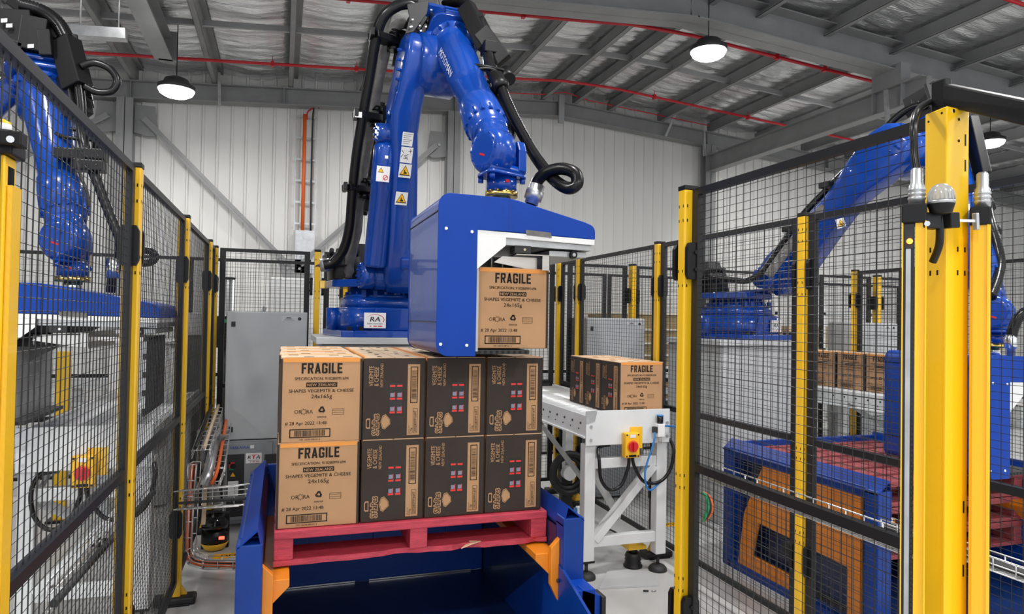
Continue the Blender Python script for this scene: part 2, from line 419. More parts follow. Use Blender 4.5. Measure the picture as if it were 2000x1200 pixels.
# drop pipe with cables on the back wall
t = thing('cable_ladder', 'red pipe and black cable dropping down a galvanised ladder on the back wall', 'pipe', (.29, YW-.05, 2.85))
xa, z0, z1 = .29, 2.95, 4.86
MB().box(xa-.16, xa-.145, YW-.06, YW-.03, z0, z1).build('rail', GALV, t); MB().box(xa+.145, xa+.16, YW-.06, YW-.03, z0, z1).build('rail', GALV, t)
for k in range(6): MB().box(xa-.16, xa+.16, YW-.05, YW-.04, z0+.1+k*.33, z0+.13+k*.33).build('rung', GALV, t)
MB().tube([(xa-.03, YW-.09, z0), (xa-.03, YW-.09, z1-.12)], .028, 10).build('red_pipe', ORC, t)
MB().tube(smooth_path([(xa+.0, YW-.09, z1-.2), (xa+.01, YW-.09, z1-.08), (xa+.1, YW-.09, z1)]), .012, 6).build('red_cable', RED, t)
MB().tube(smooth_path([(xa+.09, YW-.09, z0), (xa+.09, YW-.09, z1-.1), (xa+.18, YW-.09, z1)]), .014, 6).build('black_cable', RUB, t)
MB().box(xa-.13, xa+.15, YW-.14, YW-.03, 2.3, 2.95).build('duct', GALV, t)

# lamps in view
for p, lab in zip(LAMPS, ['round high bay lamp at the upper left beneath the light grey beam', 'round high bay lamp hanging below the big near rafter', 'small far lamp at the right edge under the black arm']):
    t = thing('high_bay_lamp', lab, 'lamp', p)
    x, y, z = p
    MB().rev((x, y, z), (0, 0, 1), [(0, .21), (.05, .21), (.08, .15), (.13, .13), (.16, .06)], 28).build('housing', DGRY, t)
    MB().rev((x, y, z-.004), (0, 0, 1), [(-.085, .06), (-.07, .13), (-.04, .18), (0, .20)], 28).build('diffuser', LAMP, t)
    MB().cyl((x, y, z+.16), (x, y, rz(x)+.44), .006, n=6).build('suspension_cable', BLK, t)
# ================================================================== safety fence
def panel(p0, p1, label, z0=.12, z1=2.2, rails=(1.06,), group=None, dx=.04, dz=.03, up_w=.045, wr=.0017):
    p0 = Vector((*p0, 0)); p1 = Vector((*p1, 0)); d = p1-p0; L = d.length; d.normalize(); n = Vector((-d.y, d.x, 0))
    t = thing('mesh_fence', label, 'fence', (p0+p1)/2 + Vector((0, 0, z0)), group)
    Z = Vector((0, 0, 1))
    for s in (0, 1):
        c = p0 + d*(up_w/2 if s == 0 else L-up_w/2)
        b = MB(); b.ob(c + Z*(z0+z1)/2, d*up_w/2, n*.012, Z*(z1-z0)/2); b.build('upright', FRM, t)
    for z in (z1-.014, z0+.014):
        b = MB(); b.ob((p0+p1)/2 + Z*z, d*(L/2-up_w), n*.013, Z*.014); b.build('top_rail' if z > 1 else 'bottom_rail', FRM, t)
    for z in rails:
        b = MB(); b.ob((p0+p1)/2 + Z*z, d*(L/2-up_w), n*.014, Z*.016); b.build('mid_rail', FRM, t)
    b = MB(); k = dx
    def wire(a, c, wr=wr):
        a, c = Vector(a), Vector(c); tt = (c-a).normalized(); e1 = tt.cross(n).normalized()*wr; e2 = n*wr; base = len(b.v)
        for q in (a, c):
            for v in (e1, e2, -e1, -e2): b.v.append(tuple(q+v))
        for i in range(4): b.f.append((base+i, base+(i+1) % 4, base+4+(i+1) % 4, base+4+i)); b.m.append(0); b.s.append(True)
    while k < L-.01:
        wire(p0 + d*k + Z*z0, p0 + d*k + Z*z1); k += dx
    z = z0+dz
    while z < z1-.02:
        wire(p0 + d*.02 + n*.003 + Z*z, p1 - d*.02 + n*.003 + Z*z, wr*.62); z += dz
    stuff(b.build('wire_mesh', MESH, t))
    return t
def post(x, y, label, z1=2.2, w=.06, dp=.05, clip=(1.9, .46), side=1, along=(0, 1), foot=True, group=None, holes=True, bright=False):
    t = thing('fence_post', label, 'fence post', (x, y, 0), group)
    d = Vector((*along, 0)); n = Vector((-d.y, d.x, 0)); c = Vector((x, y, 0)); Z = Vector((0, 0, 1))
    ym = YELB if bright else YEL
    b = MB()                                    # folded column with a chamfered front corner
    a = n*(w/2); e = d*(dp/2); ch = .35
    sec = [c-a-e, c+a-e, c+a+e, c-a+e]
    b.prism([p+Z*.01 for p in sec], Z*(z1-.01)); b.build('column', ym, t, .006)
    b = MB(); b.ob(c+Z*(z1+.007), a*1.04, e*1.06, Z*.010); b.build('cap', BLK, t, .003)
    for z in clip:
        b = MB()
        for s in (1, -1):
            o = c + d*(s*(dp/2+.012)) + Z*z
            b.prism([o-n*w*.56+Z*.055, o-n*w*.56-Z*.055, o-n*w*.4-Z*.075, o+n*w*.4-Z*.075, o+n*w*.56-Z*.055, o+n*w*.56+Z*.055, o+n*w*.4+Z*.075, o-n*w*.4+Z*.075], d*(s*.022))
            for q in (.035, -.035): b.cyl(o+d*(s*.022)+Z*q, o+d*(s*.03)+Z*q, .008, n=8)
        b.build('clip', BLK, t)
    if holes:
        b = MB()
        for s in (1, -1):
            for z in (z1-.07, z1-.13, 1.86, 1.8, 1.02, .97, .6, .55):
                for q in (-.3, .3):
                    for f, g in ((n, d), (d, n)):
                        W = w if f is n else dp; V = dp if f is n else w
                        o = c + f*(s*(W/2+.0004)) + g*(q*V) + Z*z
                        b.ob(o, f*.0006, g*.0022, Z*.006)
        b.build('slot', BLK, t)
    if foot:
        b = MB(); b.box(x-.08, x+.08, y-.06, y+.06, 0, .012); b.build('base_plate', BLK, t, .003)
        b = MB(); b.box(x-.11, x+.11, y-.05, y+.05, .0, .045); b.build('rubber_foot', RUB, t, .012)
        b = MB(); b.prism([c+n*w/2+Z*.012, c+n*(w/2+.05)+Z*.012, c+n*w/2+Z*.10], d*.02); b.build('gusset', YEL, t); b = MB(); b.prism([c-n*w/2+Z*.012, c-n*(w/2+.05)+Z*.012, c-n*w/2+Z*.10], d*.02); b.build('gusset', YEL, t)
    return t
XL, XR, XA, XC, YB = -.545, 2.52, 1.60, 5.57, 6.06
# left fence line
LY = [1.15, 2.9, 4.31, 5.64, 6.13]
ll = ['nearest on the left, in front of the hanging left gripper', 'second from the camera on the left', 'third on the left, left half of the narrow pair by the cabinet', 'in the left back corner, right half of the narrow pair']
for y, s in zip(LY[1:], ll): post(XL, y, 'yellow fence post '+s)
post(XL, 1.12, 'yellow fence post outside the left edge of the view', holes=False)
pn = ['black wire mesh panel nearest on the left, its rail falling to the left edge', 'black wire mesh panel on the left between the first and second yellow posts', 'black wire mesh panel on the left beside the grey cabinet', 'narrow black mesh panel in the left back corner']
for a, c, s in zip(LY[:-1], LY[1:], pn): panel((XL, a+.035), (XL, c-.035), s)
# back fence line (two rows far away)
panel((-.50, YB+.06), (.215, YB+.06), 'black mesh fence panel behind the tall grey cabinet')
post(.275, YB+.02, 'yellow fence post behind the pedestal of the central robot', along=(1, 0))
panel((.33, YB), (1.38, YB), 'black mesh fence panel behind the base of the central robot')
post(1.41, YB, 'yellow fence post hidden behind the carton gripper', along=(1, 0), holes=False)
panel((1.44, YB), (2.46, YB), 'black mesh fence panel behind the carried carton')
post(XR, YB+.02, 'thin yellow fence post furthest back on the right fence line')
RY = [1.42, 2.82, 4.24, 5.61, 6.05]
for y, s in zip(RY[1:4], ['rising through the mesh beside the right-hand robot base', 'right of the cartons on the roller conveyor', 'just right of the gripper canopy, second furthest of its line']):
    post(XR, y, 'yellow fence post '+s)
post(XR, RY[0], 'yellow fence post outside the right edge of the view', holes=False)
pr_ = ['black mesh panel in front of the blue gripper at the right edge', 'black mesh panel in front of the grey pedestal of the right-hand robot', 'black mesh panel behind the cartons on the roller conveyor', 'narrow black mesh panel furthest back on the right fence line']
for a, c, s in zip(RY[:-1], RY[1:], pr_): panel((XR, a+.035), (XR, c-.035), s)
# fence line at the right of the exit lane
post(XA-.005, 2.46, 'bright yellow fence post with a black clip, left end of the near right mesh', w=.066, dp=.05, bright=True)
panel((XA+.01, 2.44), (XA+.01, 1.28), 'nearest black mesh panel on the right, between the tall yellow post and the light curtain')
# far lines
panel((2.6, YB), (3.235, YB), 'narrow far mesh panel behind the small right cabinet')
panel((3.325, YB), (3.95, YB), 'narrow far mesh panel right of the wide yellow post')
post(3.28, YB-.03, 'wide yellow post standing right of the small far cabinet', w=.075, along=(1, 0))
panel((4.1, YB), (5.52, YB), 'far black mesh panel behind the right-hand robot arm')
panel((5.62, YB), (6.33, YB), 'far mesh panel between the two thin posts and the wide far right post')
panel((6.43, YB), (7.6, YB), 'far mesh panel right of the wide far right post')
for (y, s) in ((5.52, 'taller of the two thin posts in the far right cell'), (4.9, 'shorter of the two thin posts in the far right cell')):
    post(XC, y, 'yellow fence post, '+s, holes=False)
panel((XC, 5.48), (XC, 4.94), 'short black mesh panel between the two thin far right posts')
panel((XC, 4.86), (XC, 3.3), 'black mesh panel along the far side of the right-hand cell')
post(6.38, YB-.05, 'wide yellow post of the far right cell with a black clip', w=.08, along=(1, 0), holes=False)
YF = 7.25
gx = [(-6.6, -5.2), (-5.18, -3.8), (-3.78, -2.4), (-2.38, -.9), (-.88, .6), (.62, 2.1), (2.12, 3.6), (3.62, 5.1), (5.12, 6.6), (6.62, 8.1)]
for i, (a, c) in enumerate(gx):
    lab = ['leftmost mesh panel of the rear fence row, left of the hanging gripper', 'second mesh panel from the left in the rear fence row', 'rear row mesh panel beyond the left robot wrist', 'rear row mesh panel behind the left-hand yellow posts', 'rear row mesh panel directly behind the grey pole by the enclosure', 'rear row mesh panel behind the central robot base', 'rear row mesh panel behind the carton gripper', 'rear row mesh panel in front of the tan board bundles', 'rear row mesh panel behind the two thin far yellow posts', 'rightmost mesh panel of the rear fence row'][i]
    panel((a, YF), (c, YF), lab, dx=.05, dz=.05)
for x, s in zip((-5.19, -3.79, -.89, .61, 5.11, 6.61), ('outside the left of the view', 'beyond the left gripper', 'behind the left pair of posts', 'hidden behind the pedestal of the central robot', 'behind the right-hand robot base', 'behind the wide far right post')):
    post(x, YF, 'yellow post of the rear fence row, '+s, along=(1, 0), holes=False)
t = post(-2.39, YF-.05, 'yellow post with black panels in the rear row, seen behind the left gripper', along=(1, 0), holes=False, w=.09)
MB().box(-2.52, -2.44, YF-.08, YF-.03, .2, 2.1).build('guide', BLK, t); MB().box(-2.34, -2.26, YF-.08, YF-.03, .2, 2.1).build('guide', BLK, t)

# ================================================================== light curtain at the right: main post with two sensor columns
t = thing('light_curtain_post', 'tall bright yellow post in the right foreground with slots', 'post', (1.49, 1.215, 0))
ex = Vector((.995, -.1, 0)); ey = Vector((.1, .995, 0))
def loc(u, v, z): return Vector((1.485, 1.20, 0)) + ex*u + ey*v + Vector((0, 0, z))
cor = [at(1806, 300, 1.275), at(1849, 300, 1.205), at(1893, 300, 1.215)]
A, B, D = [Vector((p.x, p.y, 0)) for p in cor]; E_ = A + (D-B)
Z = Vector((0, 0, 1)); zt = at(1849, 206, 1.205).z
b = MB(); b.prism([A, B, D, E_], Z*zt); b.build('column', YELB, t, .004)
nl = (B-A).cross(Z).normalized(); nr = (D-B).cross(Z).normalized()
if nl.y > 0: nl = -nl
if nr.y > 0: nr = -nr
def hole(face, f, z, w_, h_, m=BLK, name='slot', r=False):
    P0, P1, nn = (A, B, nl) if face == 0 else (B, D, nr)
    c = P0.lerp(P1, f) + Z*z; k = MB(); d = (P1-P0).normalized()
    if r: k.cyl(c-nn*.001, c+nn*.0015, w_, n=10)
    else: k.ob(c, d*w_/2, nn*.0008, Z*h_/2)
    return k.build(name, m, t)
zz = lambda y: at(1870, y, 1.21).z
for f, y in ((.18, 229), (.78, 222)): hole(0, f, zz(y), .003, 0, r=True)
hole(1, .28, zz(219), .005, 0, CHROME, 'bolt', True)
for y in (233, 275): hole(1, .52, zz(y), .0035, 0, r=True)
for y in (271, 321, 993, 1118): hole(1, .82, zz(y), .005, .028)
for y in (487, 533):
    for f in (.5, .82): hole(1, f, zz(y), .005, .012)
    for f in (.3, .62): hole(0, f, zz(y), .005, .012)
# black arm on the top
q = thing('black_arm', 'black square tube arm reaching to the right from the top of the yellow post', 'arm', tuple(B+Z*zt))
p0 = at(1845, 190, 1.27); p1 = at(2060, 232, .98)
MB().bar(p0+Vector((0, 0, .008)), p1, .042, .05).build('tube', BLK, q, .004)
MB().ob(at(1838, 188, 1.27), (.012, 0, 0), (0, .02, 0), (0, 0, .040)).build('clamp', BLK, q, .004)
MB().ob(at(1866, 186, 1.265), (.02, 0, 0), (0, .018, 0), (0, 0, .02)).build('bracket', DGRY, q, .004)
# sensor columns
def sensor(xl, xr, ytop, Y, label, lens, cabn=False):
    a = at(xl, 700, Y); c = at(xr, 700, Y); top = at((xl+xr)/2, ytop, Y).z
    t = thing('light_curtain', label, 'sensor', ((a.x+c.x)/2, Y, 0))
    vd = (a+c)/2-EYE; vd.z = 0; vd.normalize(); d = Vector((vd.y, -vd.x, 0)); n = vd; rc = ray(xr, 700); W = (a.x-0)*0 + ((rc.x*a.y-rc.y*a.x)/(d.x*rc.y-d.y*rc.x)); o = Vector((a.x, a.y, 0))
    b = MB()
    if lens:
        b.ob(o+d*W*.03+n*.02+Z*top/2, d*W*.03, n*.03, Z*top/2); b.ob(o+d*W*.76+n*.03+Z*top/2, d*W*.22, n*.035, Z*top/2); b.build('housing', YELB, t, .003)
        k = MB(); k.ob(o+d*W*.28+n*.03+Z*top/2, d*W*.24, n*.028, Z*top/2); k.build('lens', LENS, t)
        k = MB(); k.ob(o+d*W*.27+n*.001+Z*top*.49, d*W*.10, n*.002, Z*top*.48); k.build('grey_strip', GALV, t)
        k = MB(); k.ob(o+d*W*.3+n*.0+Z*(top-.04), d*W*.16, n*.003, Z*.022); i = k.build('indicator', DGRY, t)
        k = MB(); k.sph(o+d*W*.32-n*.004+Z*(top-.045), .0065); k.build('orange_led', mat('orange_led', (1, .22, .03), .3, 0, 0, 0, 1, 0, 1, 3), i)
        k = MB()
        zq = .3
        while zq < top-.1:
            k.ob(o+d*W*.46+n*.0015+Z*zq, d*W*.035, n*.0015, Z*.003); zq += .012
        stuff(k.build('beam_apertures', DGRY, t))
        k = MB(); k.ob(o+d*W*.97-n*.006+Z*top/2, d*W*.04, n*.008, Z*top/2); k.build('trim_rib', YELB, t, .002)
    else:
        b.ob(o+d*W*.5+n*.03+Z*top/2, d*W*.5, n*.035, Z*top/2); b.build('housing', YELB, t, .004)
        for f in (.2, .88): k = MB(); k.ob(o+d*W*f-n*.006+Z*top/2, d*W*.05, n*.004, Z*top/2); k.build('trim_rib', YELB, t)
    k = MB(); k.ob(o+d*W*.5+n*.028+Z*(top+.018), d*W*.53, n*.040, Z*.022); k.build('end_cap', BLK, t, .004)
    k = MB(); g = o+d*W*.6+n*.02+Z*(top+.04); k.rev(g, Z, [(0, .017), (.045, .0165), (.05, .013), (.082, .0125), (.086, .009)], 16)
    for zz_ in (.012, .022, .032): k.rev(g+Z*zz_, Z, [(0, .0175), (.003, .019), (.006, .0175)], 16, 0, False)
    k.build('cable_gland', GALV, t)
    return t, g
s1, g1 = sensor(1760, 1808, 436, 1.20, 'yellow light curtain column with dark lens, left of the tall yellow post', True)
s2, g2 = sensor(1893, 1934, 440, 1.20, 'yellow light curtain column right of the tall yellow post', False)
MB().tube(smooth_path([g1+Z*.08, at(1786, 300, 1.2), at(1785, 240, 1.21), at(1796, 212, 1.25), at(1818, 198, 1.3)]), .0085, 8).build('cable', HOSE, s1)
MB().tube(smooth_path([at(1835, 415, 1.17), at(1836, 445, 1.165), at(1834, 480, 1.17), at(1822, 512, 1.19)]), .0085, 8).build('lead', HOSE, s1)
MB().ob(at(1815, 432, 1.17), (.024, 0, 0), (0, .012, 0), (0, 0, .018)).build('bracket', BLK, s1, .003)
k = MB(); k.cyl(at(1811, 437, 1.157), at(1811, 437, 1.150), .006, n=10); k.build('bolt', CHROME, s1)
t = thing('beacon', 'dome warning beacon with clear ribbed lens bracketed to the tall yellow post', 'beacon', tuple(at(1838, 400, 1.15)))
c = at(1838, 399, 1.15)
MB().rev(c, Z, [(-.024, .010), (-.02, .022), (-.002, .027), (.004, .0275)], 24).build('base', BLK, t)
k = MB(); k.rev(c+Z*.004, Z, [(0, .0255), (.004, .027), (.024, .025), (.034, .0195), (.041, .011), (.043, .002)], 28); k.build('dome', CLEAR, t)
k = MB()
for i in range(20):
    an = 2*PI*i/20; e = Vector((math.cos(an), math.sin(an), 0)); k.tube([c+Z*.008+e*.0275, c+Z*.027+e*.0252, c+Z*.038+e*.017], .0009, 4)
stuff(k.build('lens_ribs', CLEAR, t))
MB().rev(c, Z, [(.0, .028), (.008, .028)], 24).build('ring', GALV, t)
MB().bar(at(1845, 431, 1.16), at(1862, 431, 1.17), .03, .036).build('bracket', BLK, t, .003)
MB().bar(at(1858, 431, 1.165), at(1905, 432, 1.165), .006, .006).build('rod', CHROME, t)
MB().bar(at(1903, 433, 1.165), at(1909, 433, 1.165), .012, .04).build('clamp_plate', GALV, t, .002)
# light curtain at the left edge
t = thing('light_curtain', 'yellow light curtain column at the extreme left edge with a beacon above', 'sensor', (-.55, 1.63, 0))
zt = at(10, 302, 1.63).z
a, c = at(-30, 400, 1.63), at(8, 400, 1.63)
MB().box(a.x, c.x, 1.63, 1.69, 0, zt).build('housing', YELB, t, .003)
e = at(16, 400, 1.65); MB().box(c.x, e.x, 1.645, 1.68, 0, zt-.02).build('lens', LENS, t)
f = at(20, 400, 1.63); MB().box(e.x, f.x, 1.64, 1.69, 0, zt-.06).build('edge', YEL, t)
MB().box(a.x, at(24, 400, 1.63).x, 1.62, 1.70, zt, zt+.05).build('end_cap', BLK, t, .004)
h = MB(); h.ob(at(14, 272, 1.62), (.03, 0, 0), (0, .02, 0), (0, 0, .014)); h.build('bracket', BLK, t, .003)
MB().cyl(at(20, 272, 1.6), at(20, 272, 1.593), .007, n=10).build('bolt', CHROME, t)
MB().rev(at(4, 262, 1.64), Z, [(0, .016), (.02, .016)], 16).build('beacon_base', WHT, t)
MB().rev(at(4, 250, 1.64), Z, [(0, .016), (.012, .015), (.018, .004)], 16).build('beacon_cap', YELB, t)
# ================================================================== cartons
GLYPH = {'F': (.50, [(0, .19, 0, 1), (.19, .5, .82, 1), (.19, .44, .42, .59)]),
 'R': (.57, [(0, .19, 0, 1), (.19, .48, .83, 1), (.37, .56, .50, .95), (.19, .46, .38, .55), [(.22, .42), (.40, .42), (.57, 0), (.38, 0)]]),
 'A': (.60, [[(0, 0), (.19, 0), (.40, 1), (.21, 1)], [(.60, 0), (.41, 0), (.20, 1), (.39, 1)], (.14, .46, .18, .34)]),
 'G': (.56, [(0, .19, .07, .93), (.07, .49, .83, 1), (.07, .49, 0, .17), (.37, .56, .07, .50), (.29, .5, .37, .52), (.37, .56, .68, .93)]),
 'I': (.19, [(0, .19, 0, 1)]), 'L': (.47, [(0, .19, 0, 1), (.19, .47, 0, .18)]),
 'E': (.50, [(0, .19, 0, 1), (.19, .5, .82, 1), (.19, .46, .42, .58), (.19, .5, 0, .18)])}
def block_word(b, txt, P, z, width, height, m=0):       # heavy condensed stencil-like capitals
    tot = sum(GLYPH[c][0] for c in txt) + .11*(len(txt)-1); k = width/tot; x = -width/2
    for c in txt:
        for q in GLYPH[c][1]:
            pts = q if isinstance(q, list) else [(q[0], q[2]), (q[1], q[2]), (q[1], q[3]), (q[0], q[3])]
            b.add([P(x+p[0]*k, z+p[1]*height) for p in pts], [tuple(range(len(pts)))], m)
        x += (GLYPH[c][0]+.11)*k
CW, CD, CH = .328, .262, .345                     # printed end faces along X, dark sides along Y
def make_carton():
    t = thing('carton', 'x', 'carton', (0, 0, 0))
    b = MB(); hx, hy = CW/2, CD/2
    b.box(-hx, hx, -hy, hy, 0, CH)
    b.m = [0, 0, 0, 0, 1, 1]
    b.build('box', [KRAFT, DARK], t, .004)
    for s in (-1, 1):                             # dark wrap showing as margins on the printed ends, orange tear edge at the top
        b = MB()
        for e in (-1, 1): MB().ob((e*(hx-.0045), s*(hy+.0006), CH/2), (.0045, 0, 0), (0, .0006, 0), (0, 0, CH/2-.002)).build('dark_margin', DARK, t)
        MB().ob((0, s*(hy+.0008), CH-.008), (hx-.012, 0, 0), (0, .0006, 0), (0, 0, .008)).build('orange_edge', TAPE, t)
    for s in (-1, 1):
        o = Vector((0, s*(hy+.0012), 0)); R = Vector((1, 0, 0))*(-s); U = Vector((0, 0, 1)); b = MB()
        P = lambda x, z: o + R*x + U*z
        block_word(b, 'FRAGILE', P, .282, .163, .043)
        b.text('SPECIFICATION: 910280991694', P(0, .2555), R, U, .0165, 0, .016, .97)
        b.add([P(-.062, .226), P(.062, .226), P(.062, .245), P(-.062, .245)], [(0, 1, 2, 3)], 0)
        o2 = Vector((0, s*(hy+.0018), 0)); b.text('NEW ZEALAND', o2+U*.2295, R, U, .0165, 1, .018, 1.0)
        b.text('SHAPES VEGEMITE & CHEESE', P(0, .2045), R, U, .0190, 0, .018, 1.08)
        b.text('24x165g', P(0, .1800), R, U, .0225, 0, .014, 1.08)
        b.text('OR   RA', P(-.070, .118), R, U, .022, 0, 0, .95)
        for k in range(8):                        # small sun ring used as the letter O of the mill mark
            a0 = 2*PI*k/8; cc = P(-.070, .1255)
            for r_, w_ in ((.0085, .0016), (.0118, .0016)):
                a1 = a0 + .25 if r_ < .01 else a0; a2 = a0 + (.95 if r_ < .01 else .3)
                q = [cc + R*(math.cos(a_)*rr) + U*(math.sin(a_)*rr) for a_, rr in ((a1, r_), (a2, r_), (a2, r_+w_), (a1, r_+w_))]
                b.add(q, [(0, 1, 2, 3)], 0)
        cc = P(.002, .132)                        # three-arrow recycling mark
        for k in range(3):
            an = PI/2 + 2*PI*k/3; e = R*math.cos(an) + U*math.sin(an); g = R*math.cos(an+2.1) + U*math.sin(an+2.1); t_ = (g-e).normalized()
            p, q = cc + e*.015 + t_*.003, cc + g*.015 - t_*.008; nn = (e+g).normalized()
            b.add([p-nn*.003, q-nn*.003, q+nn*.003, p+nn*.003], [(0, 1, 2, 3)], 0)
            b.add([q-nn*.007, q+t_*.008, q+nn*.006], [(0, 1, 2)], 0)
        b.text('30909528', P(.002, .099), R, U, .0095, 0, .01)
        for z in (.110, .119, .128, .134): b.add([P(.045, z), P(.092, z), P(.092, z+.0012), P(.045, z+.0012)], [(0, 1, 2, 3)], 0)
        for x_ in (.045, .0908): b.add([P(x_, .110), P(x_+.0012, .110), P(x_+.0012, .135), P(x_, .135)], [(0, 1, 2, 3)], 0)
        b.text('# 28 Apr 2022 13:48', P(-.142, .072), R, U, .0190, 0, .012, 1.02, 'L')
        x0, x1, z0, z1 = -.124, .038, .019, .055; w_ = .004
        for q in ((x0, x1, z0, z0+w_), (x0, x1, z1-w_, z1), (x0, x0+w_, z0, z1), (x1-w_, x1, z0, z1)):
            b.add([P(q[0], q[2]), P(q[1], q[2]), P(q[1], q[3]), P(q[0], q[3])], [(0, 1, 2, 3)], 0)
        rr = random.Random(3); x_ = x0+.018
        while x_ < x1-.02:
            w2 = rr.choice((.0012, .0012, .0026)); b.add([P(x_, z0+.006), P(x_+w2, z0+.006), P(x_+w2, z1-.006), P(x_, z1-.006)], [(0, 1, 2, 3)], 0); x_ += w2 + rr.choice((.0013, .0026))
        b.text('100 16576 88161 6', P(-.043, .008), R, U, .009, 0, 0, 1.2)
        stuff(b.build('end_print', [PRT, KRAFT], t))
    for s in (-1, 1):                             # dark sides: sideways lettering, open window on the packs, shipping label
        o = Vector((s*(hx+.0012), 0, 0)); R = Vector((0, 1, 0))*s; U = Vector((0, 0, 1)); b = MB()
        P = lambda x, z: o + R*x + U*z
        b.text('VEGEMITE', P(-.0915, .226), U, -R, .0265, 0, .012, .72, 'L')
        b.text('& CHEESE', P(-.0690, .226), U, -R, .0265, 0, .012, .72, 'L')
        b.text('NEW ZEALAND', P(-.0500, .222), U, -R, .0175, 0, .008, .82, 'L')
        o3 = Vector((s*(hx+.0018), 0, 0))
        # word mark: kraft outline round dark letters, biscuit lozenge and a small unreadable tag beside it
        nn = R.cross(U)
        hexa = [(-.050, .046), (-.040, .042), (-.016, .064), (-.018, .084), (-.036, .106), (-.050, .100), (-.058, .074)]
        L3 = lambda f, k: [P(-.037+(q[0]+.037)*f, .073+(q[1]-.073)*f) + nn*k for q in hexa]
        b.add(L3(1, 0), [tuple(range(7))], 0); b.add(L3(.88, .0002), [tuple(range(7))], 1); b.add(L3(.82, .0004), [tuple(range(7))], 0)
        tg = [(-.115, .047), (-.101, .047), (-.101, .090), (-.115, .090), (-.119, .084), (-.119, .053)]
        T3 = lambda f, k: [P(-.110+(q[0]+.110)*f, .0685+(q[1]-.0685)*(f+.12 if f < 1 else 1)) + nn*k for q in tg]
        b.add(T3(1, 0), [tuple(range(6))], 0); b.add(T3(.62, .0002), [tuple(range(6))], 1)
        for i in range(10):
            a_ = 2*PI*i/10
            b.text('SHaPes', P(-.066+.0042*math.cos(a_), .020+.0042*math.sin(a_)) + nn*(.0004+.00008*i), U, -R, .037, 0, 0, .80, 'L')
        b.text('SHaPes', P(-.066, .020) + nn*.0014, U, -R, .037, 1, .03, .80, 'L')
        stuff(b.build('side_print', [KRAFT, DARK], t))
        W = MB(); a0, a1, z0, z1 = -.022, .034, .105, .240
        W.add([P(a0, z0), P(a1, z0), P(a1, z1), P(a0, z1)], [(0, 1, 2, 3)], 0)
        rr = random.Random(5)
        for c0, c1 in ((a0+.0015, (a0+a1)/2-.004), ((a0+a1)/2+.004, a1-.001)):
            for i, z in enumerate((z0+.004, z0+.062, z0+.117)):
                W.add([o3 + R*c0 + U*z, o3 + R*c1 + U*z, o3 + R*c1 + U*(z+.008), o3 + R*c0 + U*(z+.008)], [(0, 1, 2, 3)], 1)
            for z in (z0+.014, z0+.074):
                W.add([o3 + R*(c0+.002) + U*z, o3 + R*(c1-.004) + U*z, o3 + R*(c1-.004) + U*(z+.017), o3 + R*(c0+.002) + U*(z+.017)], [(0, 1, 2, 3)], 2)
                W.add([o3 + R*(c1-.004) + U*z, o3 + R*(c1-.001) + U*z, o3 + R*(c1-.001) + U*(z+.02), o3 + R*(c1-.004) + U*(z+.02)], [(0, 1, 2, 3)], 1)
        stuff(W.build('pack_window', [PKB, PKR, PKL], t))
        L = MB(); a0, a1, z0, z1 = .055, .108, .014, .318
        L.ob(o + R*(a0+a1)/2 + U*(z0+z1)/2, R*(a1-a0)/2, R.cross(U)*.0004, U*(z1-z0)/2)
        lb = L.build('shipping_label', KRAFT, t)
        Q = MB(); o4 = Vector((s*(hx+.0022), 0, 0)); P4 = lambda x, z: o4 + R*x + U*z
        b0, b1, y0, y1 = .067, .099, .152, .308; w_ = .0035
        for q in ((b0, b1, y0, y0+w_), (b0, b1, y1-w_, y1), (b0, b0+w_, y0, y1), (b1-w_, b1, y0, y1)):
            Q.add([P4(q[0], q[2]), P4(q[1], q[2]), P4(q[1], q[3]), P4(q[0], q[3])], [(0, 1, 2, 3)], 0)
        z_ = y0+.016
        while z_ < y1-.016:
            w2 = rr.choice((.0012, .0012, .0028)); Q.add([P4(b0+.006, z_), P4(b1-.006, z_), P4(b1-.006, z_+w2), P4(b0+.006, z_+w2)], [(0, 1, 2, 3)], 0); z_ += w2 + rr.choice((.0013, .0026))
        Q.text('2002809991697', P4(.0955, .026), U, -R, .0165, 0, .004, .86, 'L')
        for q in ((.080, .100, .022, .0236), (.080, .100, .1264, .128), (.080, .0815, .022, .128), (.0985, .100, .022, .128)):
            Q.add([P4(q[0], q[2]), P4(q[1], q[2]), P4(q[1], q[3]), P4(q[0], q[3])], [(0, 1, 2, 3)], 0)
        Q.text('GROSS WT', P4(.066, .02), U, -R, .007, 0, 0, 1, 'L'); Q.text('5.1kg', P4(.076, .02), U, -R, .012, 0, .004, 1, 'L')
        stuff(Q.build('label_print', PRT, lb))
    b = MB()                                      # top flaps, their seam and dark printed squares
    for s in (-1, 1): MB().ob((0, s*(hy/2+.0004), CH+.0012), (hx-.004, 0, 0), (0, hy/2-.0028, 0), (0, 0, .0012)).build('top_flap', KRAFTL, t)
    for s in (-1, 1): MB().ob((0, s*(hy-.009), CH+.0027), (hx-.02, 0, 0), (0, .007, 0), (0, 0, .0004)).build('orange_tape', TAPE, t)
    b = MB()
    for q in ((-.11, .06), (-.05, -.07), (.06, .05), (.11, -.05)): b.ob((q[0], q[1], CH+.0027), (.02, 0, 0), (0, .009, 0), (0, 0, .0004))
    stuff(b.build('top_print', PRT, t))
    return t
proto = make_carton(); pch = [(k, kids(k)) for k in kids(proto)]; used = [False]
def carton(x, y, z, rz_, label, group=None):
    o = proto if not used[0] else copy_tree(proto, pch); used[0] = True
    o.location = (x, y, z); o.rotation_euler = (0, 0, rz_); o['label'] = label; o['org'] = (x, y, z)
    if group: o['group'] = group
    elif 'group' in o.keys(): del o['group']
    return o
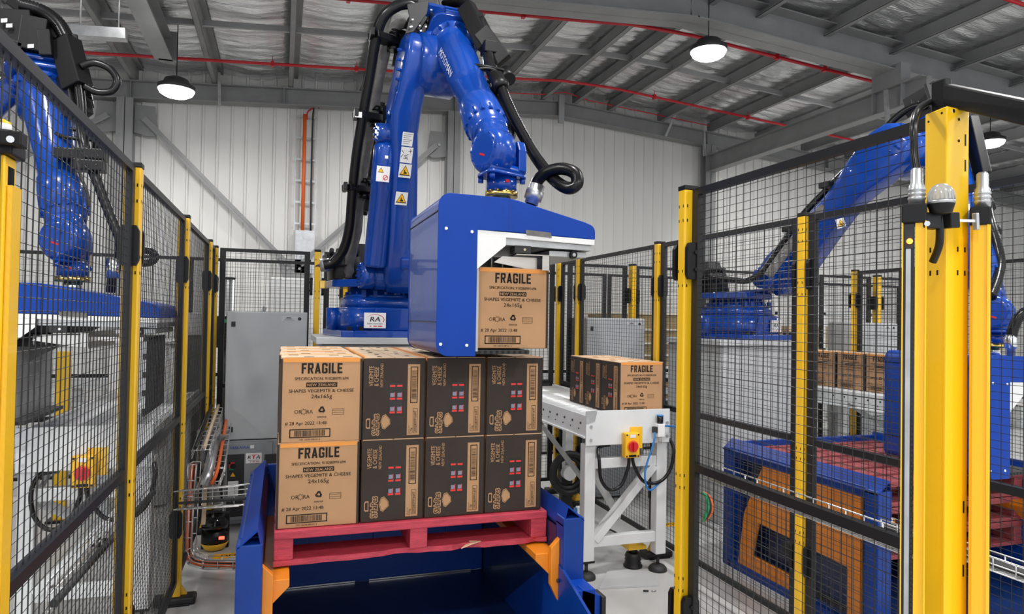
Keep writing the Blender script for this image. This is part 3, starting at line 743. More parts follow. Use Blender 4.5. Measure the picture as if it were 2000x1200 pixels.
# on the red pallet: left column ends on, the rest dark sides on
PX0, PY0, PZ = -.008, 2.93, .782
GAP = .004
rows = {0: 'lower', 1: 'upper'}
for lv in (0, 1):
    z = PZ + lv*(CH+.003)
    for j in range(4):
        if j == 0: carton(PX0+CW/2+(.004 if lv else 0), PY0+CD/2, z, random.uniform(-.006, .006), 'carton with FRAGILE on its kraft end, front left of the %s pallet layer' % rows[lv])
        else:
            lab = ['', 'second', 'third', 'rearmost'][j]
            carton(PX0+CW/2+random.uniform(-.003, .003), PY0+CD/2+j*(CD+GAP), z, 0, 'kraft carton, %s from the front in the left row of the %s layer' % (lab, rows[lv]))
    for i in range(3):
        cx = PX0 + CW + .010 + CD/2 + i*(CD+.0105)
        for j in range(3):
            if lv == 0 and j and i < 2: continue
            col = ['left', 'middle', 'right'][i]
            lab = ('dark carton with sideways lettering, %s of the front three, %s layer' % (col, rows[lv])) if j == 0 else \
                  ('dark carton in the %s row of the %s layer, %s' % (col, rows[lv], ['', 'in the middle of the pallet', 'at the back of the pallet'][j]))
            carton(cx, PY0+CW/2+j*(CW+GAP), z, PI/2+random.uniform(-.004, .004), lab)
# carried carton
GC = carton(.944, 2.80+CD/2, 1.523, 0, 'carton with FRAGILE on its end, held up in the blue gripper')
# on the central conveyor
for k in range(3):
    carton(2.082+CW/2, 3.985+CD/2+k*(CD+.006), 1.034, random.uniform(-.01, .01), ['front carton on the roller conveyor, FRAGILE end facing the camera', 'second carton on the roller conveyor, only its dark side showing', 'rearmost of the three cartons on the roller conveyor'][k])
# on the right-hand cell's conveyor
for k in range(5):
    carton(5.12+CW/2, 4.30+CW/2+k*(CW+.02), 1.034, -PI/2, 'kraft carton in the row on the far right conveyor, %s from the camera' % ['first', 'second', 'third', 'fourth', 'fifth'][k])
# ================================================================== pallets
def pallet(x0, y0, zt, label, W=1.175, D=1.16, H=.14, broken=False, PAL=PAL):
    t = thing('pallet', label, 'pallet', (x0+W/2, y0+D/2, zt-H))
    zb = zt-H
    for k in range(7):                            # deck boards run across the front
        y = y0 + k*(D-.13)/6; b = MB(); b.box(x0, x0+W, y, y+.125, zt-.022-(.012 if k in (0, 6) else 0), zt); b.build('deck_board', PAL, t, .004)
    for k in range(3):
        x = x0 + (0, (W-.075)/2, W-.075)[k]; b = MB(); b.box(x, x+.075, y0+.004, y0+D-.004, zb+.022, zt-.024); b.build('bearer', PAL, t, .004)
    for k in range(3):
        y = y0 + (0, (D-.13)/2, D-.13)[k]
        if k == 0 and broken:                     # splintered front edge
            pts = [(x0, y)]; rr = random.Random(4)
            for i in range(1, 24):
                xx = x0 + W*i/24; pts.append((xx, y + (rr.uniform(.0, .018) if i % 3 else 0) + (.012 if 8 < i < 13 or 15 < i < 18 else 0)))
            pts.append((x0+W, y)); pts += [(x0+W, y+.19), (x0, y+.19)]
            b = MB(); b.prism([(p[0], p[1], zb) for p in pts], (0, 0, .022)); b.build('base_board', PAL, t)
            s = MB(); s.prism([(x0+W*.66, y+.001, zb+.003), (x0+W*.70, y-.001, zb+.018), (x0+W*.74, y+.012, zb+.0235), (x0+W*.70, y+.03, zb+.0235)], (0, .004, .0015)); s.build('splinter', PALW, t)
        else:
            b = MB(); b.box(x0, x0+W, y, y+.13, zb, zb+.022); b.build('base_board', PAL, t, .003)
    return t
pallet(-.014, 2.905, .780, 'red wooden pallet under the stack of cartons, its front board splintered', broken=True)

# ================================================================== pallet lifting machine (blue frame, orange lift arms)
def dispenser(ox, label, front=True):
    t = thing('pallet_lift', label, 'machine', (ox+.57, 3.3, 0))
    def part(b, n, m, bv=.004): return b.build(n, m, t, bv)
    for sx, xo, xi in ((-1, -.145, -.052), (1, 1.165, 1.262)):
        zt = .795
        for y in (2.72, 3.92):
            b = MB(); b.box(ox+xo, ox+xi, y, y+.09, 0, zt); part(b, 'corner_post', DBLUE, .006)
        b = MB(); b.box(ox+xo, ox+xi, 2.8, 3.95, .0, .05); part(b, 'base_rail', DBLUE)
        b = MB(); b.box(ox+xo+.01, ox+xi-.01, 2.8, 3.95, .74, .80); part(b, 'top_rail', DBLUE)
        # folded guide cap: outer facet up to a ridge, inner facet down to the pallet
        xr = ox + (xo+xi)/2 + (.028 if sx < 0 else -.028)
        b = MB()
        xo_ = ox + (xo if sx < 0 else xi); xi_ = ox + (xi if sx < 0 else xo)
        s = .006
        b.prism([(xo_, 2.72, zt-.012), (xr, 2.72, zt+.055), (xi_, 2.72, zt-.03), (xi_, 2.72, zt-.03-s), (xr, 2.72, zt+.055-s*1.4), (xo_, 2.72, zt-.012-s)], (0, 1.3, 0))
        part(b, 'guide_cap', BLUE, 0)
        # orange lift arm: big plate with a window, fork leg towards the pallet
        xp = xo_ + (.012 if sx < 0 else -.012)
        b = MB(); d = (sx*-.02, 0, 0)
        P = lambda y, z: (xp, y, z)
        b.prism([P(2.84, .745), P(3.62, .745), P(3.80, .40), P(3.86, .05), P(3.3, .05), P(3.3, .14), P(3.72, .14), P(3.66, .37), P(2.93, .34), P(2.93, .04), P(2.84, .04)], d)
        part(b, 'lift_arm', ORANGE, .003)
        b = MB(); xa, xb = sorted((xi_ - (0 if sx < 0 else 0), xi_ + sx*-.0))
        q = xi_
        b.prism([(q, 2.76, .70), (q+(-sx)*.04, 2.76, .66), (q+(-sx)*.04, 2.76, .50), (q, 2.76, .42)], (0, .03, 0))
        b.prism([(q, 2.79, .63), (q+(-sx)*.10, 2.79, .63), (q+(-sx)*.10, 2.79, .60), (q, 2.79, .50)], (0, .9, 0))
        part(b, 'lift_fork', ORANGE, .003)
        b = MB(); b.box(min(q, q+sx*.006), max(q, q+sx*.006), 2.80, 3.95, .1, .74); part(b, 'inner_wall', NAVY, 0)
        b = MB(); b.cyl((xo_-sx*.02*-1, 3.35, .30), (xo_+sx*.05*-1, 3.35, .30), .05, n=14); part(b, 'pivot', DGRY, 0)
    b = MB(); b.box(ox-.06, ox+1.18, 3.98, 4.01, .14, .83); part(b, 'back_plate', DBLUE)
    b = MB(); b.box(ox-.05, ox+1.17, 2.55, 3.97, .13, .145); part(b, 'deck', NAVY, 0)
    for k in range(2):
        b = MB(); b.box(ox+.52+k*.42, ox+.53+k*.42, 3.96, 3.98, .28, .8); part(b, 'stiffener', DBLUE, 0)
    b = MB(); b.box(ox-.04, ox+.42, 3.962, 3.97, .147, .153); part(b, 'light_slit', CHROME, 0); b = MB(); b.box(ox+.50, ox+1.1, 3.962, 3.97, .147, .153); part(b, 'light_slit', CHROME, 0)  # bright strips stand in for the light slit along the deck edge
    if front:
        b = MB(); b.prism([(ox+1.2, 2.60, .0), (ox+1.285, 2.60, .0), (ox+1.285, 2.60, .50), (ox+1.2, 2.60, .535)], (0, .05, 0)); b.box(ox+1.165, ox+1.262, 2.60, 2.73, 0, .53); part(b, 'toe_guard', BLUE, .003)
        b = MB(); b.box(ox+1.285, ox+1.305, 2.585, 2.67, 0, .50); part(b, 'rubber_edge', RUB, .004)
        b = MB(); b.prism([(ox+.80, 2.52, .28), (ox+1.165, 2.52, .28), (ox+1.165, 2.52, .62), (ox+1.05, 2.52, .52)], (0, .012, 0)); 
        b = MB(); b.prism([(ox+1.16, 2.45, .15), (ox+1.16, 3.5, .15), (ox+1.16, 2.80, .60), (ox+1.16, 2.45, .50)], (.012, 0, 0)); part(b, 'guard_plate', DBLUE, 0)
        b = MB()
        for p in ((1.158, 2.6, .40), (1.158, 2.75, .52)): b.cyl((ox+p[0], p[1], p[2]), (ox+p[0]-.008, p[1], p[2]), .008, n=8)
        part(b, 'bolt', DGRY, 0)
    return t
dispenser(0, 'blue steel pallet lifting machine with orange arms, carrying the loaded red pallet')
dispenser(3.05, 'blue pallet lifting machine with orange arms behind the right-hand mesh')
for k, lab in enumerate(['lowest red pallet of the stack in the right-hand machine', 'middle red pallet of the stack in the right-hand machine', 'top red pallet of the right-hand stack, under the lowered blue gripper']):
    pallet(3.05, 2.905, .50+.145*k, lab, PAL=PAL_SHADE)

# ================================================================== roller conveyors
def conveyor(ox, label, iso_label, y1=6.0, detail=True):
    xl, xr, yf, zt = ox+1.835, ox+2.44, 3.95, 1.075
    t = thing('roller_conveyor', label, 'conveyor', (ox+2.14, yf, 0))
    def part(b, n, m, bv=.002): return b.build(n, m, t, bv)
    b = MB(); b.box(xl, xr, yf, yf+.012, .855, zt); part(b, 'end_plate', CONV)
    for x in (xl, xr-.012):
        b = MB(); b.box(x, x+.012, yf+.012, y1, .90, 1.045); b.box(x-.012 if x == xl else x, x+.012 if x == xl else x+.024, yf+.012, y1, .90, .912); part(b, 'side_frame', CONV)
    b = MB(); b.prism([(xl-.002, yf-.003, zt), (xl-.002, yf-.003, zt-.08), (xl+.06, yf-.003, zt-.065), (xl+.075, yf-.003, zt)], (0, .003, 0)); part(b, 'corner_guard', GALV, 0)
    for x, z in ((xl+.035, zt-.10), (xl+.035, zt-.185), (xl+.04, zt-.05), (xr-.02, zt-.09), (xr-.02, zt-.18)):
        b = MB(); b.cyl((x, yf-.004, z), (x, yf, z), .010, n=10); part(b, 'bolt', GALV, 0)
    y = yf + .05; k = 0
    while y < y1-.03:
        b = MB(); b.cyl((xl+.014, y, 1.012), (xr-.014, y, 1.012), .022, n=12); part(b, 'roller', ROLL, 0)
        y += .066; k += 1
    b = MB(); y = yf+.08
    while y < y1:
        b.cyl((xl-.006, y, .99), (xl, y, .99), .008, n=6); b.cyl((xl-.004, y+.03, .95), (xl, y+.03, .95), .005, n=6); y += .132
    stuff(part(b, 'roller_axle_ends', DGRY, 0))
    for y in (yf+.02, y1-.5):
        for x in (xl+.005, xr-.08):
            b = MB(); b.box(x, x+.075, y, y+.075, .115, .90 if y > yf+.1 else .858); lg = part(b, 'leg', CONV, .005)
            b = MB(); b.box(x-.002, x+.077, y-.002, y+.077, .105, .117); b.build('leg_cap', BLK, lg)
            b = MB(); c = (x+.037, y+.037); b.cyl((*c, .03), (*c, .11), .011, n=10); b.rev((*c, 0), Z, [(0, .062), (.018, .060), (.034, .045), (.044, .02)], 18); b.build('levelling_foot', DGRY, lg)
    for z in (.20, .70):
        b = MB(); b.box(xl+.08, xr-.08, yf+.03, yf+.08, z, z+.065); part(b, 'cross_rail', CONV, .003)
    b = MB(); b.bar((xl+.09, yf+.055, .24), (xr-.09, yf+.055, .70), .05, .065, up=(0, 1, 0)); part(b, 'diagonal_brace', CONV, .003)
    b = MB(); b.bar((xl+.09, yf+.10, .68), (xr-.05, yf+.60, .20), .03, .05); part(b, 'diagonal_brace', CONV, .003)
    b = MB(); b.bar((xl-.005, yf+.95, .93), (xl+.03, yf+.1, .62), .015, .035); part(b, 'side_stay', GALV, 0)
    # isolator switch on the end plate
    s = thing('isolator_switch', iso_label, 'switch', (ox+2.145, yf-.05, .87))
    x0, z0 = ox+2.085, .775
    b = MB(); b.box(x0, x0+.105, yf-.055, yf-.002, z0, z0+.16); b.build('box', WARN, s, .008)
    b = MB(); b.prism([(x0+.06, yf-.004, z0+.05), (x0+.15, yf-.004, z0+.05), (x0+.15, yf-.004, z0+.19), (x0+.06, yf-.004, z0+.19)], (0, .004, 0)); b.build('mounting_plate', YEL, s)
    b = MB(); b.cyl((x0+.0525, yf-.060, z0+.075), (x0+.0525, yf-.055, z0+.075), .039, n=24); b.build('dial_ring', ORANGE, s)
    b = MB(); b.cyl((x0+.0525, yf-.072, z0+.075), (x0+.0525, yf-.058, z0+.075), .033, n=24); b.ob((x0+.0525, yf-.080, z0+.075), (.009, 0, 0), (0, .010, 0), (0, 0, .03)); b.build('knob', REDK, s, .002)
    b = MB(); b.ob((x0+.0525, yf-.0565, z0+.014), (.026, 0, 0), (0, .0012, 0), (0, 0, .007)); b.build('nameplate', BLK, s)
    b = MB(); b.ob((x0+.0525, yf-.0565, z0+.14), (.02, 0, 0), (0, .0012, 0), (0, 0, .010)); b.build('sticker', WHT, s)
    for x, z in ((.012, .012), (.093, .012), (.012, .148), (.093, .148)):
        b = MB(); b.cyl((x0+x, yf-.057, z0+z), (x0+x, yf-.055, z0+z), .006, n=8); b.build('screw', DGRY, s)
    yc = yf-.03
    for pts in ([(x0+.04, yc, z0), (x0+.035, yc, z0-.06), (x0-.01, yc, z0-.17), (x0-.09, yc, z0-.20), (x0-.155, yc, z0-.13), (x0-.17, yc, z0-.01), (x0-.15, yc+.05, z0+.06), (x0-.07, yc+.06, z0+.075)],
                [(x0+.065, yc, z0), (x0+.08, yc, z0-.06), (x0+.15, yc, z0-.16), (x0+.26, yc, z0-.17), (x0+.34, yc, z0-.10), (x0+.37, yc, z0+.03), (x0+.36, yc+.04, z0+.10)]):
        MB().tube(smooth_path(pts), .0115, 8).build('cable', HOSE, s)
    return t
conveyor(0, 'white roller conveyor with cartons queued behind its end plate', 'orange isolator switch with a red knob on the central conveyor')
conveyor(-3.06, 'white roller conveyor seen through the left-hand mesh', 'orange isolator switch with a red knob behind the left-hand mesh')
conveyor(3.05, 'white roller conveyor of the far right cell', 'orange isolator switch of the far right cell, hidden by the light curtain')
# air valve with blue hose on the central conveyor
t = thing('air_valve', 'small white air valve with a blue cap and a looping blue hose', 'valve', (2.36, 3.92, .93))
MB().box(2.325, 2.375, 3.90, 3.948, .90, .985).build('body', WHT, t, .004)
MB().cyl((2.35, 3.922, .985), (2.35, 3.922, 1.04), .021, n=16).build('cap', LENS, t)
MB().cyl((2.35, 3.922, 1.033), (2.35, 3.922, 1.041), .022, n=16).build('ring', BLUEK, t)
MB().box(2.30, 2.325, 3.905, 3.94, .925, .965).build('fitting', DGRY, t, .003)
MB().cyl((2.352, 3.922, .86), (2.352, 3.922, .90), .012, n=10).build('drain', CLEAR, t)
MB().tube(smooth_path([(2.305, 3.91, .93), (2.29, 3.90, .86), (2.235, 3.9, .70), (2.24, 3.9, .60), (2.28, 3.91, .56), (2.36, 3.93, .60)]), .0065, 8).build('hose', BLUEK, t)
MB().tube(smooth_path([(2.375, 3.92, .97), (2.42, 3.93, .965), (2.5, 3.97, .95)]), .006, 8).build('hose', BLUEK, t)

# ================================================================== cabinets
def logo(b, c, R, U, s, m0, m1, txt='RA'):
    c, R, U = Vector(c), Vector(R), Vector(U); n = R.cross(U)*.0008
    b.text(txt, c + n - U*s*.18, R + U*.0 , U + R*.22, s*.62, m0, .03, 1.25)
    q = []
    for k in range(9):
        an = math.radians(165-k*24); q.append((math.cos(an), math.sin(an)))
    for i in range(8):
        w0, w1 = .06*i/8+.01, .06*(i+1)/8+.01
        b.add([c+n+R*(q[i][0]*s*.80)+U*(q[i][1]*s*.44), c+n+R*(q[i+1][0]*s*.80)+U*(q[i+1][1]*s*.44), c+n+R*(q[i+1][0]*s*(.80+w1))+U*(q[i+1][1]*s*(.44+w1)), c+n+R*(q[i][0]*s*(.80+w0))+U*(q[i][1]*s*(.44+w0))], [(3, 2, 1, 0)], m1)
    b.text('Robotic Automation', c + n - U*s*.42, R, U, s*.17, m0, .01)
def sign(parent, c, R, U, w_, h_, figure=False):
    c, R, U = Vector(c), Vector(R).normalized(), Vector(U).normalized(); n = R.cross(U)
    k = MB(); k.ob(c, R*w_/2, n*.0015, U*h_/2); s = k.build('sign', WHT, parent)
    b = MB(); logo(b, c + n*.002 + U*h_*.06, R, U, h_*.72, 0, 1, 'R   A' if figure else 'RA')
    if figure: b.text('Y', c + n*.0034 - U*h_*.06, R, U, h_*.56, 1, .06, 1.0)
    for x_, l_ in ((-.24, .07), (-.08, .16), (.14, .20)): b.add([c+n*.003+R*x_*w_-U*h_*.40, c+n*.003+R*(x_+l_)*w_-U*h_*.40, c+n*.003+R*(x_+l_)*w_-U*h_*.34, c+n*.003+R*x_*w_-U*h_*.34], [(0, 1, 2, 3)], 1)
    b.build('logo', [TEXTB, REDK], s)
    return s
def cabinets(ox, la, lb, full):
    x0, y0 = ox-.41, 5.70
    t = thing('controller_cabinet', lb, 'cabinet', (x0+.29, y0+.25, 0))
    b = MB(); b.box(x0+.01, x0+.60, y0, y0+.36, .03, .672); b.build('body', CABD, t, .006)
    b = MB(); b.box(x0+.02, x0+.36, y0-.012, y0, .06, .655); b.build('door', CABD, t, .004)
    if full:
        for q in ((.032, .155, .25, .57, 'switch_panel'), (.30, .44, .30, .56, 'vent_panel'), (.030, .15, .09, .21, 'vent_panel')):
            b = MB(); b.box(x0+q[0], x0+q[1], y0-.015, y0-.011, q[2], q[3]); b.build(q[4], DGRY, t, .003)
        b = MB(); b.text('YASKAWA', (x0+.045, y0-.014, .61), (1, 0, 0), Z, .030, 0, .02, 1.0, 'L'); b.build('lettering', TEXTBL, t)
        b = MB(); b.box(x0+.045, x0+.085, y0-.018, y0-.015, .497, .51); b.box(x0+.045, x0+.055, y0-.018, y0-.015, .465, .51); b.build('red_plate', PKR, t)
        b = MB(); b.box(x0+.045, x0+.078, y0-.019, y0-.015, .452, .464); b.build('green_plate', GREENK, t)
        b = MB(); b.cyl((x0+.073, y0-.035, .482), (x0+.073, y0-.015, .482), .02, n=16); b.build('rotary_knob', BLK, t)
        b = MB(); b.prism([(x0+.055, y0-.016, .40), (x0+.092, y0-.016, .40), (x0+.0735, y0-.016, .432)], (0, -.002, 0)); b.build('warning_triangle', WARN, t)
        b = MB(); b.cyl((x0+.066, y0-.02, .382), (x0+.066, y0-.015, .382), .012, n=12); b.build('key_switch', DGRY, t)
        b = MB(); b.box(x0+.04, x0+.115, y0-.018, y0-.015, .25, .365); b.build('paper_label', WHT, t)
        b = MB(); b.box(x0+.195, x0+.222, y0-.014, y0-.012, .61, .635); b.build('tag', WHT, t)
        sign(t, (x0+.222, y0-.0135, .535), (1, 0, 0), Z, .115, .078, True)
    t = thing('enclosure', la, 'cabinet', (x0+.29, y0+.25, .68))
    b = MB(); b.box(x0, x0+.60, y0+.02, y0+.37, .675, 1.675); b.build('body', CAB, t, .006)
    b = MB(); b.box(x0+.003, x0+.597, y0-.002, y0+.018, .68, 1.67); d = b.build('door', CAB, t, .006)
    for z in (1.575, .76):
        b = MB(); b.box(x0+.036, x0+.066, y0-.005, y0-.002, z-.02, z+.02); b.cyl((x0+.051, y0-.010, z), (x0+.051, y0-.004, z), .008, n=10); b.build('lock', DGRY, d)
    b = MB(); b.box(x0+.405, x0+.565, y0-.0035, y0-.002, 1.605, 1.642); lb_ = b.build('label_plate', PED, d)
    b = MB(); b.box(x0+.440, x0+.475, y0-.0042, y0-.0035, 1.628, 1.634); b.box(x0+.43, x0+.485, y0-.0042, y0-.0035, 1.620, 1.623); b.box(x0+.42, x0+.50, y0-.0042, y0-.0035, 1.611, 1.614); b.cyl((x0+.54, y0-.005, 1.623), (x0+.54, y0-.0035, 1.623), .014, n=14); stuff(b.build('label_print', DGRY, lb_))
cabinets(0, 'tall pale grey electrical enclosure left of the carton stack', 'darker grey controller cabinet with a red and green switch, under the tall enclosure', True)
cabinets(3.05, 'small looking grey enclosure seen through the mesh right of the carried carton', 'controller cabinet in the right-hand cell, mostly hidden by cartons', False)
cabinets(6.15, 'pale enclosure of the farthest right cell, behind the light curtain', 'controller cabinet of the farthest right cell, hidden by cartons', False)
# ================================================================== robots
def disc_bolts(b, c, ax, r, n, br=.011, h=.012, ph=0):
    c, ax = Vector(c), Vector(ax).normalized(); u = Vector((0, 0, 1)) if abs(ax.z) < .9 else Vector((1, 0, 0))
    a = ax.cross(u).normalized(); d = ax.cross(a)
    for k in range(n):
        an = 2*PI*k/n+ph; p = c + (a*math.cos(an)+d*math.sin(an))*r
        b.cyl(p, p+ax*h, br, n=6, smooth=False)
def robot(base, zp, L, E, F0, Wc, lat, label, ped_label, signat, plabels=None, wr=(.95, .32), thick=1.0, balancer=None):
    """base axis xy, pedestal top, L pivot, elbow pivot, forearm root, wrist centre, lateral unit vector"""
    bx, by = base; L, E, F0, Wc = map(Vector, (L, E, F0, Wc)); lat = Vector(lat).normalized(); fw = Vector((lat.y, -lat.x, 0))
    p = thing('pedestal', ped_label, 'pedestal', (bx, by, 0))
    b = MB(); b.box(bx-.43, bx+.43, by-.40, by+.40, .02, zp-.05); b.build('body', PED, p, .008)
    b = MB(); b.box(bx-.47, bx+.47, by-.44, by+.44, zp-.045, zp); b.build('top_plate', PED, p, .004)
    b = MB(); b.box(bx-.5, bx+.5, by-.47, by+.47, 0, .02); b.build('foot_plate', PED, p, .003)
    t = thing('robot_arm', label, 'robot', (bx, by, zp))
    def part(b, n, m, bv=0): return b.build(n, m, t, bv)
    R = lambda u, v, z: Vector((bx, by, zp+z)) + lat*u + fw*v
    # base casting
    b = MB(); o = []
    for u, v in ((-.35, -.34), (.35, -.34), (.35, .34), (.28, .38), (-.28, .38), (-.35, .34)): o.append(R(u, v, .0))
    b.prism(o, (0, 0, .045)); part(b, 'base_flange', ROBOT, .006)
    b = MB(); b.loft([(R(0, 0, .04), lat*.315, fw*.31), (R(0, 0, .19), lat*.315, fw*.31)], 40, 0, 4); b.loft([(R(0, 0, .19), lat*.315, fw*.31), (R(0, 0, .205), lat*.295, fw*.29)], 40, 0, 4); b.loft([(R(0, 0, .20), lat*.28, fw*.275), (R(0, 0, .275), lat*.275, fw*.27)], 40, 0, 3); part(b, 'base', ROBOT)
    b = MB()
    for u in (-.33, .33): b.cyl(R(u, -.05, .045), R(u, -.05, .20), .05, n=16)
    stuff(part(b, 'side_lugs', ROBOT))
    b = MB(); b.prism([R(-.14, .30, .045), R(.14, .30, .045), R(.12, .325, .20), R(-.12, .325, .20)], fw*.012); part(b, 'front_pad', ROBOT, .006)
    b = MB()
    for u in (-.30, -.22, .22, .30): b.cyl(R(u, .345, .045), R(u, .345, .072), .016, n=6, smooth=False); b.cyl(R(u, -.3, .045), R(u, -.3, .072), .016, n=6, smooth=False)
    part(b, 'anchor_bolt', BLK)
    b = MB(); b.rev(R(0, 0, .27), Z, [(0, .262), (.025, .262), (.03, .23), (.085, .225)], 36); disc_bolts(b, R(0, 0, .295), Z, .245, 22, .011, .018); part(b, 'swivel_ring', ROBOT)
    b = MB()
    for k in (-.18, -.10, .06, .15): b.bar(R(k, .235, .27), R(k, .235, .325), .028, .028)
    part(b, 'stopper', DBLUE, .003)
    sign(t, R(signat, .34, .115), lat, Z, .15, .105)
    # turret
    b = MB(); b.prism([R(-.36, -.30, .345), R(.25, -.30, .345), R(.27, .16, .345), R(.15, .26, .345), R(-.20, .26, .345), R(-.36, .05, .345)], (0, 0, .055)); part(b, 'turret_plate', ROBOT, .01)
    b = MB()
    for u, v in ((-.37, -.28), (-.27, .06)): b.box(*[q for pr in zip(R(u, v, .345)-Vector((.022, .02, 0)), R(u, v, .345)+Vector((.022, .02, .06))) for q in pr])
    part(b, 'lifting_lug', BRASS, .003)
    a, c = L-lat*.235, L+lat*.24
    b = MB(); b.rev(a, lat, [(0, .06), (.0, .088), (.085, .092), (.09, .082), (.1, .082), (.105, .094), (.30, .094), (.475, .094)], 28); disc_bolts(b, a, -lat, .068, 10, .009, .010); part(b, 'shoulder_joint', ROBOT)
    b = MB(); b.loft([(R(.10, .0, .40), lat*.17, fw*.22), (Vector((L.x, L.y, zp+.44))+lat*.13, lat*.15, fw*.13)], 24, 0, 4); part(b, 'turret', ROBOT)
    # motor and connector cluster behind
    b = MB(); b.loft([(R(-.24, -.08, .40), lat*.12, fw*.13), (R(-.26, -.08, .57), lat*.11, fw*.12)], 16, 0, 6); part(b, 'connector_box', BLK, .004); b = MB(); b.loft([(R(-.12, -.15, .42), lat*.10, fw*.10), (R(-.14, -.20, .68), lat*.09, fw*.09)], 16, 0, 5); part(b, 'motor', DGRY, .004)
    b = MB(); b.ob(R(-.36, -.02, .50), lat*.09, fw*.10, Z*.006); b.ob(R(-.40, .0, .53), lat*.01, fw*.09, Z*.045); part(b, 'cable_bracket', BLK, .003)
    b = MB()
    for k in range(5):
        q = R(-.36+.045*k, -.02, .58); b.cyl(q, q+Vector((0, -.05, .03)), .016, n=10)
    part(b, 'connector', DGRY)
    # lower arm
    d = (E-L); s = d.normalized(); side = lat; dep = s.cross(lat).normalized()
    if dep.dot(fw) < 0: dep = -dep
    secs = []
    for f, w_, h_, off in ((-.06, .085, .10, 0), (0, .115, .135, 0), (.07, .118, .14, .0), (.22, .105, .125, .0), (.42, .095, .105, -.005), (.60, .088, .095, -.015), (.70, .09, .095, -.028), (.78, .098, .11, -.03), (.88, .092, .13, -.012), (1.0, .078, .14, 0), (1.08, .058, .11, 0), (1.12, .035, .06, 0)):
        secs.append((L + d*f + lat*(off+.02), side*w_*thick, dep*h_*thick))
    b = MB(); b.loft(secs, 36, 0, 4.6); la = part(b, 'lower_arm', ROBOT)
    b = MB()
    for f in (.84, .88, .92, .96, 1.0, 1.04):
        for q in (.6, .95):
            o = L + d*f + lat*(-.088+.02) + dep*(q*.09); b.cyl(o, o-lat*.018, .009, n=6, smooth=False)
    o = L + d*.77 + lat*(.02-.105) + dep*.05; b.cyl(o, o-lat*.02, .03, n=12); b.cyl(o-lat*.02, o-lat*.03, .02, n=10)
    stuff(b.build('bolt_pattern', ROBOT, la))
    b = MB(); o = L + d*.10 + lat*.05 + dep*.135; b.ob(o, lat*.045, dep*.02, s*.04); b.build('cover_block', ROBOT, la, .012)
    # elbow and upper arm
    b = MB(); c = E + lat*.10; b.rev(c - lat*.06, lat, [(0, .12), (.01, .185), (.10, .19), (.25, .19), (.27, .16)], 36); part(b, 'elbow_joint', ROBOT)
    ax = (Wc-F0); Lf = ax.length; an = ax.normalized(); up = lat.cross(an).normalized()
    if up.z < 0: up = -up
    b = MB()
    b.loft([(F0 - an*.13, lat*.125, up*.13), (F0 - an*.11, lat*.15, up*.155), (F0 + an*.02, lat*.155, up*.16), (F0 + an*.03, lat*.17, up*.175), (F0+an*.06, lat*.17, up*.175)], 32, 0, 4.5)
    b.loft([(F0 + an*.00 + lat*.0, lat*.14, up*.14), (E+lat*.12+an*.02, lat*.13, up*.14)], 20, 0, 4)
    part(b, 'upper_arm_casting', ROBOT)
    b = MB(); b.rev(F0+an*.06, an, [(0, .155), (.03, .155), (.035, .128), (.12, .122), (Lf*.40, .103), (Lf*.58, .095), (Lf*.585, .105), (Lf*.64, .110), (Lf*.76, .113), (Lf*.765, .102), (Lf*.82, .098), (Lf*.84, .085)], 36)
    disc_bolts(b, F0+an*.062, an, .148, 16, .010, .040); disc_bolts(b, F0+an*(.06+Lf*.735), an, .104, 16, .011, .055)
    fa = part(b, 'forearm', ROBOT)
    for u_, v_, w_ in ((.06, .17, .06), (.02, .175, .04)):
        b = MB(); b.ob(F0 - an*(.06-u_) + up*v_ + lat*.03, lat*.11, an*.010, up*.016); b.build('casting_rib', ROBOT, fa, .004)
    b = MB(); b.ob(F0 - an*.125, lat*.17, an*.012, up*.165); b.build('casting_flange', ROBOT, fa, .01)
    # forearm lettering on the face turned to the viewer
    mid = F0 + an*(Lf*.40); v = (EYE-mid); nrm = (v - an*v.dot(an)).normalized(); rt = an
    upv = nrm.cross(rt)
    if plabels is not None and plabels:
        b = MB(); vs, fs = text_data('MOTOMAN', .0); xs = [q[0] for q in vs]; mx = (min(xs)+max(xs))/2; out = []
        for q in vs:
            u = (q[0]-mx)*.066; wv = (q[1]-.35)*.055; th = wv/.11 - .72
            ctr = F0 + an*(Lf*.31 + u); r_loc = .122 - (.122-.103)*((Lf*.31+u-.18)/(Lf*.40-.12)) + .004
            out.append(ctr + (nrm*math.cos(th) + upv*math.sin(th))*r_loc)
        b.add(out, fs); b.build('lettering', WHT, fa)
    # wrist
    wax = (lat*wr[0] - fw*wr[1]).normalized(); dn = Vector((0, 0, -1))
    b = MB(); q = Wc - wax*.075; b.loft([(F0+an*(Lf*.83), lat*.085, up*.085), (F0+an*(Lf*.92), lat*.08, up*.09), (Wc, wax*.06, up*.09)], 24, 0, 3)
    part(b, 'wrist_neck', ROBOT)
    b = MB(); b.rev(Wc - wax*.10, wax, [(0, .07), (.004, .092), (.018, .104), (.03, .112), (.115, .112), (.125, .10)], 36); disc_bolts(b, Wc-wax*.088, -wax, .085, 12, .006, .012); part(b, 'wrist_disc', ROBOT)
    b = MB(); b.ob(Wc-wax*.1005-Z*.025, Vector((0, 0, 1)).cross(wax)*.018+Z*.006, wax*.0012, Z*.005); part(b, 'red_mark', REDK)
    b = MB(); c = Wc + wax*.10 + dn*.03
    b.prism([c+up*.0+Z*z_+fw*q_ for q_, z_ in ((-.07, .02), (-.05, .085), (.05, .10), (.075, .05), (.075, -.05), (.05, -.095), (-.06, -.095))], wax*.055)
    part(b, 'motor_cover', ROBOT, .008)
    b = MB(); b.cyl(Wc+dn*.03, Wc+wax*.11+dn*.03, .05, n=20); part(b, 'motor_neck', ROBOT)
    fl = Vector((Wc.x, Wc.y, 0)) + wax*.03
    zf = Wc.z - .21
